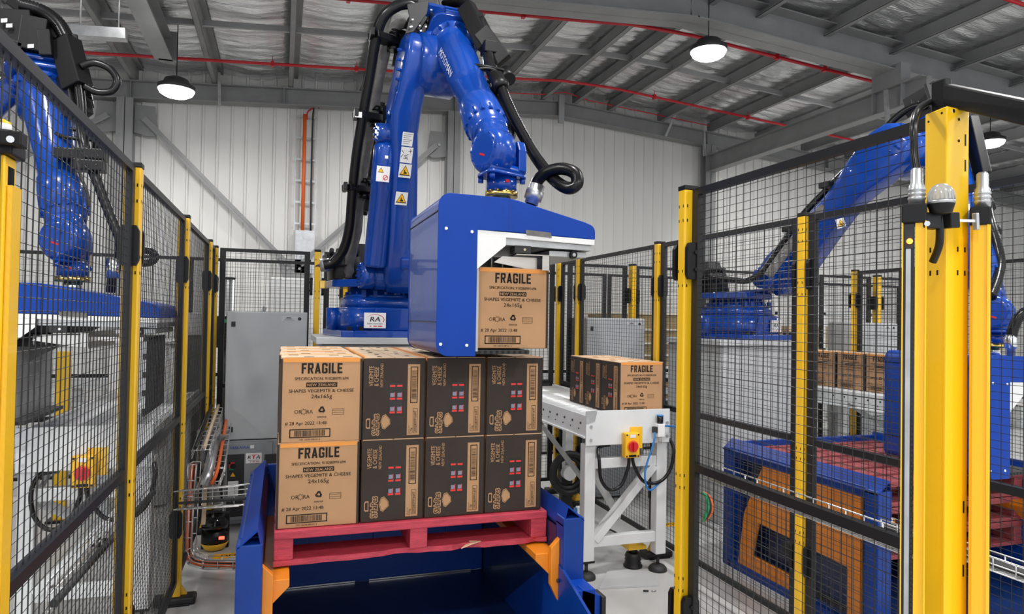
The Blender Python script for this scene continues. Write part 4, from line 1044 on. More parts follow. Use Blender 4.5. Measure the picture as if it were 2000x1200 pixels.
    b = MB(); b.loft([(fl+Z*(zf+.145), wax*.10, fw*.07), (fl+Z*(zf+.105), wax*.115, fw*.08)], 24, 0, 5); b.loft([(fl+Z*(zf+.105), wax*.125, fw*.095), (fl+Z*(zf+.09), wax*.125, fw*.095)], 24, 0, 6)
    for u in (-.1, .1):
        for v_ in (-.07, .07): b.cyl(fl+wax*u+fw*v_+Z*(zf+.065), fl+wax*u+fw*v_+Z*(zf+.09), .014, n=8)
    part(b, 'wrist_block', ROBOT)
    b = MB(); b.cyl(fl+Z*(zf+.02), fl+Z*(zf+.09), .074, n=28); part(b, 'wrist_flange', ROBOT)
    b = MB(); b.ob(fl+Z*(zf+.065)+fw*.074+wax*.01, wax*.026, fw*.002, Z*.007); part(b, 'red_mark', REDK)
    b = MB(); b.rev(fl+Z*(zf-.004), Z, [(0, .08), (.024, .08)], 28); disc_bolts(b, fl+Z*(zf+.02), Z, .077, 12, .006, .004); part(b, 'brass_ring', BRASS)
    b = MB(); b.cyl(fl+Z*(zf-.06), fl+Z*(zf), .045, n=20); part(b, 'tool_adapter', CHROME)
    # motors and hose guides at the elbow
    b = MB(); back = -an
    for u, v_ in ((-.09, .06), (.06, .02), (-.02, -.08)):
        c = F0 - an*.13 + lat*u + up*v_; b = MB(); b.loft([(c, lat*.055, up*.055), (c+back*.16, lat*.055, up*.055)], 16, 0, 5); b.cyl(c+back*.16, c+back*.20, .04, n=14); part(b, 'servo_motor', BLK)
    c = F0 - an*.22 - lat*.10 - up*.06; b = MB(); b.loft([(c, an*.06, Z*.06), (c-lat*.08, an*.06, Z*.06)], 16, 0, 5); b.cyl(c-lat*.08, c-lat*.10, .045, n=14)
    mo = part(b, 'servo_motor', BLK)
    rr = random.Random(8)
    for k in range(9):
        b = MB(); c = F0 - an*rr.uniform(.12, .34) + lat*rr.uniform(-.2, .05) + up*rr.uniform(-.05, .12); v2 = (EYE-c).normalized(); b.ob(c+v2*.06, lat*.006, v2.cross(lat).normalized()*.004, v2*.001); b.build('white_tag', WHT, mo)
    b = MB(); c = F0 - an*.24 - lat*.14; b.ob(c, lat*.008, an*.15, up*.12); b.ob(c-lat*.02+up*.09, lat*.09, an*.11, up*.012); part(b, 'motor_guard', DGRY, .004)
    b = MB(); c0 = F0 - an*.05 + lat*.19 + up*.10; b.ob(c0, lat*.02, an*.16, up*.06); b.ob(c0+an*.20-up*.02, lat*.035, an*.04, up*.05); part(b, 'hose_guide', BLK, .006)
    b = MB(); c0 = F0 + an*(Lf*.40) + lat*.15 + up*.08; pts = []
    for k in range(13):
        a_ = 2*PI*k/12; pts.append(c0 + lat*(.115*math.cos(a_)-.03) + up*(.03*math.sin(a_)) + an*(.05*math.sin(a_)))
    b.tube(pts, .011, 6); part(b, 'hose_holder', BLK); b = MB(); b.cyl(c0+lat*.07, c0+lat*.07+an*.10, .04, n=14); part(b, 'hose_collar', BLK)
    if balancer:
        p0, p1 = map(Vector, balancer); dd = (p1-p0).normalized(); LL = (p1-p0).length
        b = MB(); b.rev(p0, dd, [(0, .072), (LL*.02, .074), (LL*.58, .074), (LL*.585, .078), (LL*.90, .078), (LL*.93, .066), (LL*.93, .05), (LL, .045)], 28); ba = part(b, 'balancer', ROBOT)
        b = MB(); b.rev(p1 - lat*.07, lat, [(0, .05), (.0, .062), (.06, .068), (.10, .068), (.105, .078), (.13, .078), (.20, .07)], 24); disc_bolts(b, p1-lat*.07, -lat, .05, 8, .007, .01); b.build('balancer_pin', ROBOT, ba)
    return t, dict(lat=lat, fw=fw, an=an, up=up, part=part, la=la)

def sticker(parent, c, R, U, w_, h_, kind):
    c, R, U = Vector(c), Vector(R).normalized(), Vector(U).normalized(); n = R.cross(U).normalized(); U = n.cross(R)
    k = MB(); k.ob(c, R*w_/2, n*.0012, U*h_/2); s = k.build('safety_sticker', WHT, parent)
    b = MB(); o = c + n*.002
    if kind == 'tri':
        T = lambda q, f, e: o + n*e + R*(q[0]*f*w_) + U*(q[1]*f*h_)
        tr = [(-.44, -.34), (.44, -.34), (0, .42)]
        b.add([T(q, 1, 0) for q in tr], [(0, 1, 2)], 0); b.add([T((q[0], q[1]+.01), .80, .0006) for q in tr], [(0, 1, 2)], 1)
        b.add([T(q, 1, .0012) for q in ((-.14, -.2), (.12, -.22), (.16, -.12), (.02, -.05), (-.02, .1), (-.08, .08), (-.06, -.08))], [tuple(range(7))], 0)
    elif kind == 'duo':
        tr = [(-.40, .08), (.04, .08), (-.18, .42)]
        b.add([o+R*q[0]*w_+U*q[1]*h_ for q in tr], [(0, 1, 2)], 0); b.add([o+n*.0006+R*(-.18+(q[0]+.18)*.75)*w_+U*(.2+(q[1]-.2)*.75)*h_ for q in tr], [(0, 1, 2)], 1)
        cc = o + R*.2*w_ - U*.22*h_; pr = []
        for k_ in range(16):
            a0, a1 = 2*PI*k_/16, 2*PI*(k_+1)/16
            b.add([cc+(R*math.cos(a0)+U*math.sin(a0))*w_*.2, cc+(R*math.cos(a1)+U*math.sin(a1))*w_*.2, cc+(R*math.cos(a1)+U*math.sin(a1))*w_*.15, cc+(R*math.cos(a0)+U*math.sin(a0))*w_*.15], [(0, 1, 2, 3)], 2)
        b.add([cc+(R+U)*w_*.11+(R-U)*w_*.02, cc+(R+U)*w_*.11-(R-U)*w_*.02, cc-(R+U)*w_*.11-(R-U)*w_*.02, cc-(R+U)*w_*.11+(R-U)*w_*.02], [(0, 1, 2, 3)], 2)
    elif kind == 'text':
        for k_ in range(6): b.add([o+R*(-.40)*w_+U*(.36-k_*.14)*h_, o+R*(.40-.12*(k_ % 3))*w_+U*(.36-k_*.14)*h_, o+R*(.40-.12*(k_ % 3))*w_+U*(.39-k_*.14)*h_, o+R*(-.40)*w_+U*(.39-k_*.14)*h_], [(0, 1, 2, 3)], 3)
    else:
        rr = random.Random(2)
        for k_ in range(8):
            q = (rr.uniform(-.4, .3), rr.uniform(-.4, .3)); e = rr.uniform(0, 3); a_ = R*math.cos(e)+U*math.sin(e); d_ = n.cross(a_)
            p_ = o+R*q[0]*w_+U*q[1]*h_; b.add([p_-a_*.012-d_*.0018, p_+a_*.012-d_*.0018, p_+a_*.012+d_*.0018, p_-a_*.012+d_*.0018], [(0, 1, 2, 3)], 3)
    b.build('symbol', [TEXTB, WARN, REDK, DGRY], s)

# ---- central robot
lat = Vector((.99, .12, 0))
L = at(768, 541, 4.74); E = at(797, 120, 4.22); F0 = at(880, 80, 4.22); Wc = at(972, 299, 3.16)
sgn = at(727, 627, 4.70)
rob, G = robot((.68, 5.05), 1.51, L, E, F0, Wc, lat, 'blue robot arm in the centre holding the carton gripper above the pallet', 'pale grey pedestal under the central robot',
               -.125, True, balancer=(at(731, 520, 4.60), at(757, 262, 4.40)))
part = G['part']; la = G['la']; lt = G['lat']
ptR = lt; 
def arm_sticker(x, y, w_, h_, kind, Y, U):
    c = at(x, y, Y); sticker(la, c, lt, U, w_, h_, kind)
axis = (E-L).normalized()
def front_of(f, extra=.004):
    return None
for (x, y, w_, h_, kd) in ((796, 272, .070, .085, 'text'), (794, 303, .078, .10, 'pict'), (791, 334, .08, .088, 'tri'), (784, 388, .08, .085, 'tri')):
    # put it on the front of the lower arm: walk along the pixel's ray until it meets the arm front
    best = None
    for i in range(400):
        Y = 3.9 + i*.002; P = at(x, y, Y); f = (P-L).dot(E-L)/(E-L).length_squared; ctr = L + (E-L)*f
        dep = axis.cross(lt).normalized()
        if dep.dot(G['fw']) < 0: dep = -dep
        h = (.125-.04*max(0, min(1, (f-.22)/.4)))
        if (P-ctr).dot(dep) < h+.012: best = P; break
    sticker(la, best, lt, axis, w_, h_, kd)
sticker(rob, at(748, 340, 4.365), lt, (at(757, 262, 4.4)-at(731, 520, 4.6)).normalized(), .085, .098, 'duo')
k = MB(); c = at(755, 307, 4.345); k.ob(c, (.010, 0, 0), (0, .001, 0), (0, 0, .009)); part(k, 'white_tag', WHT)
# hose loop up the left
Yh = lambda y: 4.95 - (540-y)/540*.75
def pix(pts, dY=0): return [at(x, y, Yh(y)+dY) for x, y in pts]
k = MB(); k.tube(smooth_path(pix([(632, 518), (652, 512), (672, 485), (683, 440), (688, 380), (697, 300), (708, 230), (722, 150), (733, 80), (748, 35), (775, 12), (800, 8), (820, 20)], -.05)), .034, 12); part(k, 'hose', HOSE)
k = MB(); sp = smooth_path(pix([(680, 540), (684, 505), (697, 450), (702, 385), (712, 310), (725, 240), (737, 170), (750, 110), (762, 70), (775, 50), (792, 45)], .05), 5); k.tube(sp, [.036+.004*random.Random(i).uniform(-1, 1) for i in range(len(sp))], 10); part(k, 'sleeved_cable', SLV)
k = MB(); k.tube(smooth_path(pix([(712, 420), (722, 350), (736, 265), (748, 200)], .12)), .02, 8); part(k, 'hose', RUB)
for (x0, y0, x1, y1) in ((676, 366, 716, 372), (697, 224, 738, 232), (728, 68, 772, 84)):
    a, c = at(x0, y0, Yh(y0)-.06), at(x1, y1, Yh(y1)+.02)
    k = MB(); k.bar(a, c, .10, .042); k.bar(a-Vector((.02, 0, 0)), a+Vector((.005, 0, .0)), .13, .05); m_ = part(k, 'hose_clamp', BLK, .004)
    for dz in (-.055, .045):
        k = MB(); k.rev(c+Z*dz-Vector((.01, 0, 0)), Z, [(0, .042), (.03, .042)], 14); k.build('clip_ring', HOSE, m_)
    k = MB(); k.bar(c+Vector((.01, .03, -.14)), c+Vector((.045, .03, .10)), .02, .05); k.build('plate', BLK, m_)
k = MB(); a = at(597+0, 0, 4.2)
for (x0, y0, x1, y1, m_) in ((700, 222, 698, 232, WHT),):
    k.ob(at(700, 224, Yh(224)-.115), (.022, 0, 0), (0, .002, 0), (0, 0, .018)); part(k, 'white_tag', WHT)
k = MB(); k.rev(at(632, 518, 4.9), Vector((1, -.2, .1)), [(-.02, .046), (.04, .046)], 16); part(k, 'hose_fitting', GALV)
# hoses over the elbow and down the forearm
k = MB(); hp = smooth_path([at(858, 30, 4.35), at(872, 8, 4.3), at(900, 4, 4.2), at(922, 22, 4.1), at(930, 50, 4.0)], 14); k.tube(hp, corr(.033, .004, len(hp)), 12); part(k, 'ribbed_hose', HOSE)
k = MB(); k.bar(at(910, 12, 4.02), at(950, 92, 3.9), .07, .10); k.bar(at(940, 60, 3.88), at(985, 120, 3.8), .05, .10); k.ob(at(958, 96, 3.85), (.05, 0, 0), (0, .05, 0), (0, 0, .035)); part(k, 'hose_guard', BLK, .006)
k = MB(); k.tube(smooth_path([at(938, 40, 3.95), at(952, 85, 3.88), at(955, 120, 3.8), at(962, 145, 3.72), at(972, 165, 3.66)]), .034, 12); part(k, 'hose', HOSE)
k = MB(); k.rev(at(968, 150, 3.67), at(985, 185, 3.6)-at(968, 150, 3.67), [(0, .045), (.05, .045), (.06, .05), (.085, .05), (.10, .038)], 18); part(k, 'swivel_fitting', BLK)
hp = smooth_path([at(980, 175, 3.62), at(1000, 222, 3.5), at(1025, 270, 3.36), at(1050, 312, 3.22), at(1078, 347, 3.08), at(1106, 367, 2.97), at(1126, 362, 2.93), at(1124, 340, 2.95), at(1100, 330, 3.0), at(1072, 335, 3.06), at(1054, 348, 3.1), at(1046, 362, 3.12)], 26)
k = MB(); k.tube(hp, corr(.0275, .0028, len(hp)), 12); part(k, 'ribbed_hose', HOSE)
c = at(1044, 378, 3.12); ax_ = (at(1050, 358, 3.11)-at(1038, 395, 3.12)).normalized()
k = MB(); k.rev(c-ax_*.055, ax_, [(0, .034), (.02, .034), (.022, .044), (.07, .046), (.072, .038), (.10, .038)], 18); part(k, 'hose_coupling', GALV)
k = MB(); k.rev(c-ax_*.12, ax_, [(0, .026), (.075, .026)], 14); part(k, 'hose_tail', HOSE)
k = MB(); k.tube(smooth_path([at(950, 175, 3.75), at(985, 215, 3.6), at(1000, 255, 3.5), at(985, 285, 3.4)]), .028, 8); part(k, 'cable_sleeve', RUB)

# black motor cluster left of the elbow
def boxes(prt, items, name, m):
    for x, y, Y, hx, hy, hz, tl in items:
        k = MB(); c = at(x, y, Y); u = Vector((math.cos(tl), 0, math.sin(tl))); v = Vector((-math.sin(tl), 0, math.cos(tl)))
        k.ob(c, u*hx, (0, hy, 0), v*hz); prt(k, name, m, .006)
boxes(part, [(842, 34, 4.30, .06, .07, .09, .3), (812, 44, 4.22, .05, .05, .055, -.5), (832, 8, 4.3, .07, .07, .05, .1), (858, 26, 4.34, .035, .05, .07, .2), (826, 66, 4.26, .03, .05, .05, -.3)], 'servo_motor', BLK)
k = MB(); k.prism([at(x, y, 4.10) for x, y in ((795, 8), (838, 0), (834, 26), (808, 62), (792, 66), (800, 34))], (0, .012, 0)); part(k, 'motor_guard', DGRY, .003)
for x, y, w_ in ((806, 38, .008), (803, 52, .012), (820, 50, .006), (832, 52, .007), (822, 60, .008)):
    k = MB(); k.ob(at(x, y, 4.085), (w_*.7, 0, w_*.3), (0, .001, 0), (-.002, 0, .004)); part(k, 'white_tag', WHT)
for pts in ([(908, 152), (914, 143), (932, 136), (952, 134), (968, 139), (980, 152), (985, 166)], [(909, 150), (911, 163), (922, 164), (934, 157), (948, 156), (958, 162), (966, 172), (976, 172)]):
    k = MB(); k.tube(smooth_path([at(x, y, 3.70) for x, y in pts]), .0105, 8); part(k, 'hose_holder', BLK)

# ---- right-hand robot
lat2 = Vector((.96, .28, 0))
L2 = at(1520, 545, 4.72); E2 = at(1738, 290, 3.72); F2 = at(1835, 262, 3.66); W2 = at(1940, 612, 3.06)
rob2, G2 = robot((3.80, 5.10), 1.51, L2, E2, F2, W2, lat2, 'blue robot arm leaning over the right-hand cell behind the mesh', 'tall pale grey pedestal behind the right-hand mesh',
                 .10, None, thick=1.28)
P2 = G2['part']
def line2(pts, Y0, Y1, x0=1400, x1=1800): return [at(x, y, Y0+(Y1-Y0)*(x-x0)/(x1-x0)) for x, y in pts]
k = MB(); k.tube(smooth_path(line2([(1385, 540), (1420, 546), (1460, 548), (1490, 530), (1525, 480), (1570, 418), (1640, 345), (1700, 285), (1745, 235), (1780, 210), (1812, 205)], 4.85, 3.7)), .026, 10); P2(k, 'hose', HOSE)
k = MB(); k.tube(smooth_path(line2([(1500, 540), (1535, 490), (1590, 425), (1650, 368), (1710, 310), (1750, 262), (1785, 235)], 4.75, 3.68)), .036, 10); P2(k, 'sleeved_cable', SLV)
k = MB(); k.bar(*line2([(1590, 445), (1660, 365)], 4.85, 3.75), .05, .06); P2(k, 'cable_channel', BLK, .004)
for x, y in ((1618, 362), (1716, 268), (1545, 448)):
    k = MB(); c = line2([(x, y)], 4.72, 3.66)[0]; k.ob(c, (.05, 0, 0), (0, .05, 0), (0, 0, .022)); P2(k, 'hose_clamp', BLK, .004)
k = MB(); k.bar(at(1895, 235, 3.5), at(1920, 345, 3.35), .06, .12); P2(k, 'hose_guard', BLK, .006)
k = MB(); k.tube(smooth_path([at(1915, 340, 3.35), at(1925, 390, 3.3), at(1936, 440, 3.2), at(1945, 470, 3.15), at(1953, 510, 3.1), at(1948, 545, 3.05), at(1935, 580, 3.0)]), .03, 10); P2(k, 'hose', HOSE)
for (x, y) in ((1924, 378), (1941, 450)):
    k = MB(); k.rev(at(x, y, 3.22), Z, [(-.03, .042), (.03, .042)], 14); P2(k, 'hose_collar', BLK)
hp = smooth_path([at(2045, 600, 2.7), at(2015, 605, 2.72), at(1992, 618, 2.75), at(1980, 640, 2.77), at(1975, 660, 2.78)], 14)
k = MB(); k.tube(hp, corr(.028, .003, len(hp)), 12); P2(k, 'ribbed_hose', HOSE)
k = MB(); c = at(1974, 668, 2.78); k.rev(c, Z, [(-.11, .02), (-.04, .02), (-.035, .032), (.02, .034), (.03, .028), (.04, .028)], 16); P2(k, 'hose_coupling', CHROME)
sticker(rob2, at(1642, 436, 4.02), (.9, -.2, .3), (-.3, 0, .9), .07, .07, 'tri')

# ---- left-hand robot (only its forearm and wrist are in view)
lat3 = Vector((.99, .1, 0))
W3 = at(136, 470, 4.08); E3 = at(22, 170, 4.55); F3 = at(84, 152, 4.42)
rob3, G3 = robot((-2.36, 5.05), 1.51, (-2.25, 4.75, 1.93), E3, F3, W3, lat3, 'blue robot arm hanging into the left-hand cell behind the mesh', 'pedestal of the left robot, outside the view',
                 0, None, wr=(.5, .866))
P3 = G3['part']
hp = smooth_path([at(40, 10, 4.3), at(80, 22, 4.3), at(112, 45, 4.28), at(130, 75, 4.26)], 14)
k = MB(); k.tube(hp, corr(.036, .004, len(hp)), 12); P3(k, 'ribbed_hose', HOSE)
k = MB(); k.bar(at(20, 2, 4.35), at(118, 72, 4.3), .05, .05); P3(k, 'hose_guard', BLK, .006)
k = MB(); k.tube(smooth_path([at(130, 75, 4.26), at(148, 140, 4.22), at(158, 200, 4.2), at(160, 260, 4.18), at(172, 310, 4.14), at(192, 360, 4.1), at(215, 420, 4.05), at(236, 475, 4.0), at(232, 520, 4.0)]), .026, 10); P3(k, 'hose', HOSE)
k = MB(); k.bar(at(128, 80, 4.27), at(152, 172, 4.22), .10, .12); k.bar(at(140, 150, 4.3), at(152, 225, 4.25), .12, .10); P3(k, 'hose_guard', BLK, .006)
k = MB(); k.tube(smooth_path([at(158, 130, 4.2), at(185, 123, 4.2), at(215, 135, 4.2), at(229, 158, 4.2), at(218, 178, 4.2), at(190, 180, 4.2), at(165, 168, 4.2)]), .020, 10); P3(k, 'hose_loop', HOSE)
for x, y in ((140, 303), (178, 303), (176, 325)):
    k = MB(); k.ob(at(x, y, 4.12), (.07, 0, 0), (0, .05, 0), (0, 0, .028)); P3(k, 'hose_clamp', BLK, .006)
k = MB(); k.tube(smooth_path([at(150, 312, 4.0), at(158, 345, 4.0), at(170, 375, 3.98), at(175, 405, 3.98)]), .008, 6); P3(k, 'cable', RUB)
k = MB(); k.tube([at(250, 540, 3.98), at(246, 515, 3.98), at(228, 520, 3.98), at(218, 540, 3.98), at(216, 572, 3.98)], .022, 8); P3(k, 'hose_tail', HOSE)
k = MB(); k.rev(at(222, 525, 3.97), Z, [(-.05, .032), (.05, .036)], 14); P3(k, 'hose_coupling', CHROME)
MBx = MB(); cc = [at(282+22*math.cos(a_*PI/6), 502+13*math.sin(a_*PI/6), 5.0) for a_ in range(13)]
MBx.tube(cc, .024, 8); P3(MBx, 'hose_loop', HOSE)

boxes(P3, [(30, 62, 4.30, .09, .06, .10, .1), (70, 72, 4.28, .06, .06, .09, -.1), (92, 88, 4.26, .03, .05, .07, .1), (18, 98, 4.28, .07, .06, .05, -.3)], 'servo_motor', BLK)
for x, y in ((18, 50), (60, 90), (18, 107), (8, 40)):
    k = MB(); k.ob(at(x, y, 4.215), (.014, 0, .003), (0, .001, 0), (0, 0, .010)); P3(k, 'white_tag', WHT)
# ================================================================== carton grippers
def gripper(ox, oy, oz, label, clen=.405, pusher=None):
    t = thing('carton_gripper', label, 'gripper', (.985+ox, 3.1+oy, 1.5+oz))
    V = lambda x, y, z: Vector((x+ox, y+oy, z+oz))
    def part(b, n, m, bv=0): return b.build(n, m, t, bv)
    yf, yb = 2.75, 3.42; xl, xc, xt = .598, .767, .905; zb, zt, zu = 1.492, 2.168, 2.022
    def arc(cx, cz, r, a0, a1, n=6): return [(cx+r*math.cos(math.radians(a0+(a1-a0)*i/n)), cz+r*math.sin(math.radians(a0+(a1-a0)*i/n))) for i in range(n+1)]
    r = .052
    out = arc(xl+r, zt-r, r, 180, 90) + [(xt, zt-.004), (xt, zu), (xc, zu), (xc, zb)] + arc(xl+r, zb+r, r, 270, 180)
    for y_ in (yf, yb): b = MB(); b.prism([V(x, y_, z) for x, z in out], (0, .005, 0)); part(b, 'side_plate', BLUE, .0015)
    b = MB()                                    # wrapped outer skin between the plates
    sk = [(xt, zt-.008)] + arc(xl+r, zt-r, r-.003, 90, 180) + arc(xl+r, zb+r, r-.003, 180, 270) + [(xc, zb+.003)]
    n = len(sk); vs = [V(x, y, z) for y in (yf+.005, yb) for x, z in sk]
    b.add(vs, [(i, i+1, n+i+1, n+i) for i in range(n-1)], 0, True); part(b, 'wrapped_skin', SKIN)
    b = MB()
    for z in (2.092, 1.632): b.box(xl+ox-.001, xl+ox+.004, yf+oy+.006, yb+oy, z+oz, z+oz+.003)
    part(b, 'panel_joint', BLK)
    b = MB()
    for x, z in ((.632, 2.02), (.742, 2.012), (.617, 1.542), (.728, 1.538)):
        b.cyl(V(x, yf-.003, z), V(x, yf, z), .0065, n=12)
    part(b, 'bolt', WHT)
    b = MB(); b.box(xc+ox-.008, xc+ox, yf+oy+.005, yb+oy, zb+oz+.01, zu+oz-.02); part(b, 'inner_wall', GALV if pusher else WHT)
    b = MB(); b.box(xc+ox, xc+ox+.012, yf+oy+.01, yb+oy-.02, zb+oz+.02, zu+oz-.12); part(b, 'inner_panel', CAB)
    # canopy with sloping nose
    xe = xt+clen
    no = [(xt, zt-.004)] + [(xt+.04, zt-.010)] + [(xe-.05, zu+.062)] + arc(xe-.035, zu+.020, .035, 65, 0, 4) + [(xe, zu-.012), (xt, zu)]
    b = MB(); b.prism([V(x, yf+.004, z) for x, z in no], (0, yb-yf-.004, 0)); part(b, 'canopy', BLUE, .003)
    b = MB(); b.box(xt+ox-.0015, xt+ox+.0015, yf+oy-.001, yf+oy+.004, zu+oz, zt+oz-.004); part(b, 'panel_joint', DBLUE)
    # white under-frame, rail and carriage
    b = MB(); b.prism([V(xc, yf+.002, zu), V(xe-.004, yf+.002, zu-.014), V(xe-.004, yf+.002, zu-.038), V(xc, yf+.002, zu-.022)], (0, yb-yf, 0)); part(b, 'under_frame', WHT, .001)
    b = MB(); b.prism([V(xc+.10, yf+.02, zu-.024), V(xe-.01, yf+.02, zu-.040), V(xe-.01, yf+.02, zu-.062), V(xc+.10, yf+.02, zu-.055)], (0, yb-yf-.04, 0)); part(b, 'slide_plate', GALV)
    b = MB(); b.prism([V(xc, yf+.001, zu-.022), V(xc+.125, yf+.001, zu-.026), V(xc+.125, yf+.001, zu-.06), V(xc, yf+.001, zu-.165)], (0, .006, 0)); part(b, 'corner_bracket', WHT); b = MB(); b.prism([V(xc, yb-.05, zu-.022), V(xc+.125, yb-.05, zu-.026), V(xc+.125, yb-.05, zu-.06), V(xc, yb-.05, zu-.165)], (0, .006, 0)); part(b, 'corner_bracket', WHT)
    b = MB(); b.box(xc+ox+.17, xc+ox+.245, yf+oy+.015, yf+oy+.08, zu+oz-.088, zu+oz-.055); c_ = part(b, 'carriage', DGRY, .002)
    b = MB(); b.cyl(V(xc+.215, yf+.012, zu-.072), V(xc+.215, yf+.016, zu-.072), .006, n=10); b.build('screw', CHROME, c_)
    b = MB(); b.prism([V(xt+.075, yf-.002, zu+.012), V(xt+.19, yf-.002, zu+.006), V(xt+.195, yf-.002, zu-.016), V(xt+.08, yf-.002, zu-.010)], (0, .006, 0)); part(b, 'blurred_patch', SLV)  # plain grey plate standing in for a blurred patch, not a known part
    b = MB(); b.box(xe+ox-.20, xe+ox-.02, yf+oy+.05, yb+oy-.05, zu+oz-.092, zu+oz-.066); part(b, 'belt_frame', GALV, .003)
    b = MB(); b.cyl(V(xe-.09, yf+.03, zu-.082), V(xe-.09, yf+.06, zu-.082), .017, n=16); pu = part(b, 'pulley', BLK)
    b = MB(); b.cyl(V(xe-.09, yf+.027, zu-.082), V(xe-.09, yf+.031, zu-.082), .008, n=12); b.build('hub', GALV, pu)
    # clamp plate above the carton
    b = MB(); q = [V(xc+.09, yf+.06, zu-.128), V(xc+.13, yf+.06, zu-.10), V(xc+.29, yf+.06, zu-.10), V(xc+.29, yf+.06, zu-.160)]
    b.prism(q, (0, .004, 0)); b.box(xc+ox+.18, xc+ox+.335, yf+oy+.02, yb+oy-.1, zu+oz-.095, zu+oz-.090); b.box(xc+ox+.300, xc+ox+.335, yf+oy+.02, yf+oy+.024, zu+oz-.158, zu+oz-.092); b.box(xc+ox+.331, xc+ox+.335, yf+oy+.02, yb+oy-.1, zu+oz-.165, zu+oz-.092); part(b, 'clamp_plate', INOX, .001)
    b = MB()
    for k in range(5): b.cyl(V(xc+.09+.05*k, yf+.09, 1.872), V(xc+.09+.05*k, yf+.09, zu-.10), .004, n=8)
    part(b, 'guide_pin', GALV)
    b = MB(); b.box(xc+ox+.01, xc+ox+.20, yf+oy+.12, yb+oy-.05, zu+oz-.16, zu+oz-.10); part(b, 'actuator', BLK)
    # fork plate under the carton with a row of holes
    if pusher: fz = -.25
    b = MB(); b.box(xc+ox+.01, xc+ox+(.08 if pusher else .25), yf+oy+.03, yb+oy-.04, 1.499+oz, 1.517+oz); fp = part(b, 'fork_plate', DGRY, .001)
    b = MB()
    for k in range(2 if pusher else 9): b.cyl(V(xc+.025+.026*k, yf+.0285, 1.508), V(xc+.025+.026*k, yf+.031, 1.508), .0065, n=10)
    b.build('fork_hole', BLK, fp)
    if pusher:
        b = MB(); b.prism([V(xc+.0, yf+.30, zu-.03), V(xe-.22, yf+.12, zu-.03), V(xe-.30, yf+.12, zu-.07), V(xc+.0, yf+.3, zu-.25)], (0, .01, 0)); part(b, 'stay_plate', GALV)
        b = MB(); b.box(xe+ox-.075, xe+ox-.06, yf+oy+.05, yb+oy-.05, zu+oz-.50, zu+oz-.11); pl_ = part(b, 'pusher_plate', DGRY, .002)
        b = MB()
        for k in range(4): b.box(xe+ox-.077, xe+ox-.058, yf+oy+.044, yf+oy+.05, zu+oz-.46+.09*k, zu+oz-.40+.09*k)
        b.build('rib', GALV, pl_)
        b = MB(); b.box(xt+ox-.02, xe+ox-.06, yf+oy+.10, yb+oy-.1, zu+oz-.13, zu+oz-.11); part(b, 'slide_plate', INOX)
    return t
gripper(0, 0, 0, 'blue carton gripper with a sloping canopy holding one carton above the stack')
gripper(3.05, -.05, -.675, 'lowered blue carton gripper behind the right-hand mesh, above the red pallets')
gripper(-1.978, .97, -.383, 'empty blue carton gripper hanging behind the left-hand mesh', .50, True)

# ================================================================== cable trays and cables at the left
def tray(path, wd, hd, label, side=(1, 0, 0), cables=(), step=.10, name='cable_tray'):
    P = [Vector(p) for p in path]; t = thing(name, label, 'cable tray', tuple(P[0])); b = MB(); r = .0028
    s = Vector(side).normalized()
    for i in range(len(P)-1):
        a, c = P[i], P[i+1]; d = (c-a).normalized(); n = d.cross(s).normalized()
        for u, v in ((-.5, 0), (-.25, 0), (.0, 0), (.25, 0), (.5, 0), (-.5, .5), (.5, .5), (-.5, 1), (.5, 1)):
            o = s*(u*wd) + n*(v*hd); b.cyl(a+o, c+o, r, n=5)
        L = (c-a).length; k = 0
        while k < L:
            q = a + d*k; b.tube([q+s*wd*.5+n*hd, q+s*wd*.5, q-s*wd*.5, q-s*wd*.5+n*hd], r, 5); k += step
    b.build('wire_basket', WIRE, t)
    for off, m, rr in cables:
        pts = []
        for i, p in enumerate(P):
            d = (P[min(i+1, len(P)-1)]-P[max(i-1, 0)]).normalized(); n = d.cross(s).normalized(); pts.append(p + s*off*wd + n*.02)
        if len(pts) > 2: pts = smooth_path(pts, 5)
        MB().tube(pts, rr, 7).build('cable', m, t)
    return t
cabs = ((-.3, ORC, .010), (-.1, RUB, .012), (.1, KRAFTL, .008), (.3, GALV, .018))
tray([(-.47, 5.7, .93), (-.47, 4.70, .79)], .10, -.05, 'wire cable tray sloping down along the left fence beside the enclosure', (1, 0, 0), ((-.3, RUB, .012), (.2, KRAFTL, .01)))
tray([(-.42, 5.75, .82), (-.40, 4.85, .64), (-.43, 4.75, .55)], .12, -.05, 'lower wire ladder tray with corrugated conduits at the left fence', (1, 0, 0), ((-.2, GALV, .028), (.2, ORC, .012)))
tray([at(372, 905, 4.78), at(366, 985, 4.78), at(362, 1075, 4.78), at(372, 1098, 4.75), at(400, 1107, 4.7), at(470, 1109, 4.6)], .09, .05, 'wire tray carrying orange cables down to the floor and towards the blue machine', (.2, 1, 0), ((-.35, ORC, .010), (-.1, RUB, .012), (.15, ORC, .008), (.35, SLV, .014)))
tray([at(356, 975, 4.2), at(488, 965, 3.7)], .10, .06, 'short wire tray bridging from the left fence to the blue machine', (0, 0, 1), ((-.2, RUB, .008),))
t = thing('corrugated_conduits', 'grey corrugated conduits bent down between the tray and the floor scanner', 'conduit', tuple(at(410, 900, 5.3)))
for i, q in enumerate(([(425, 830), (405, 850), (398, 900), (412, 940), (414, 985)], [(435, 850), (420, 880), (408, 925), (422, 960), (424, 985)])):
    sp = smooth_path([at(x, y, 5.25) for x, y in q], 10); MB().tube(sp, corr(.024, .002, len(sp)), 9).build('conduit', SLV, t)
t = thing('conduit_strip', 'yellowish plastic strip standing beside the wire trays', 'strip', tuple(at(402, 960, 4.9)))
MB().bar(at(404, 905, 4.9), at(397, 1025, 4.9), .025, .012).build('strip', KRAFTL, t)
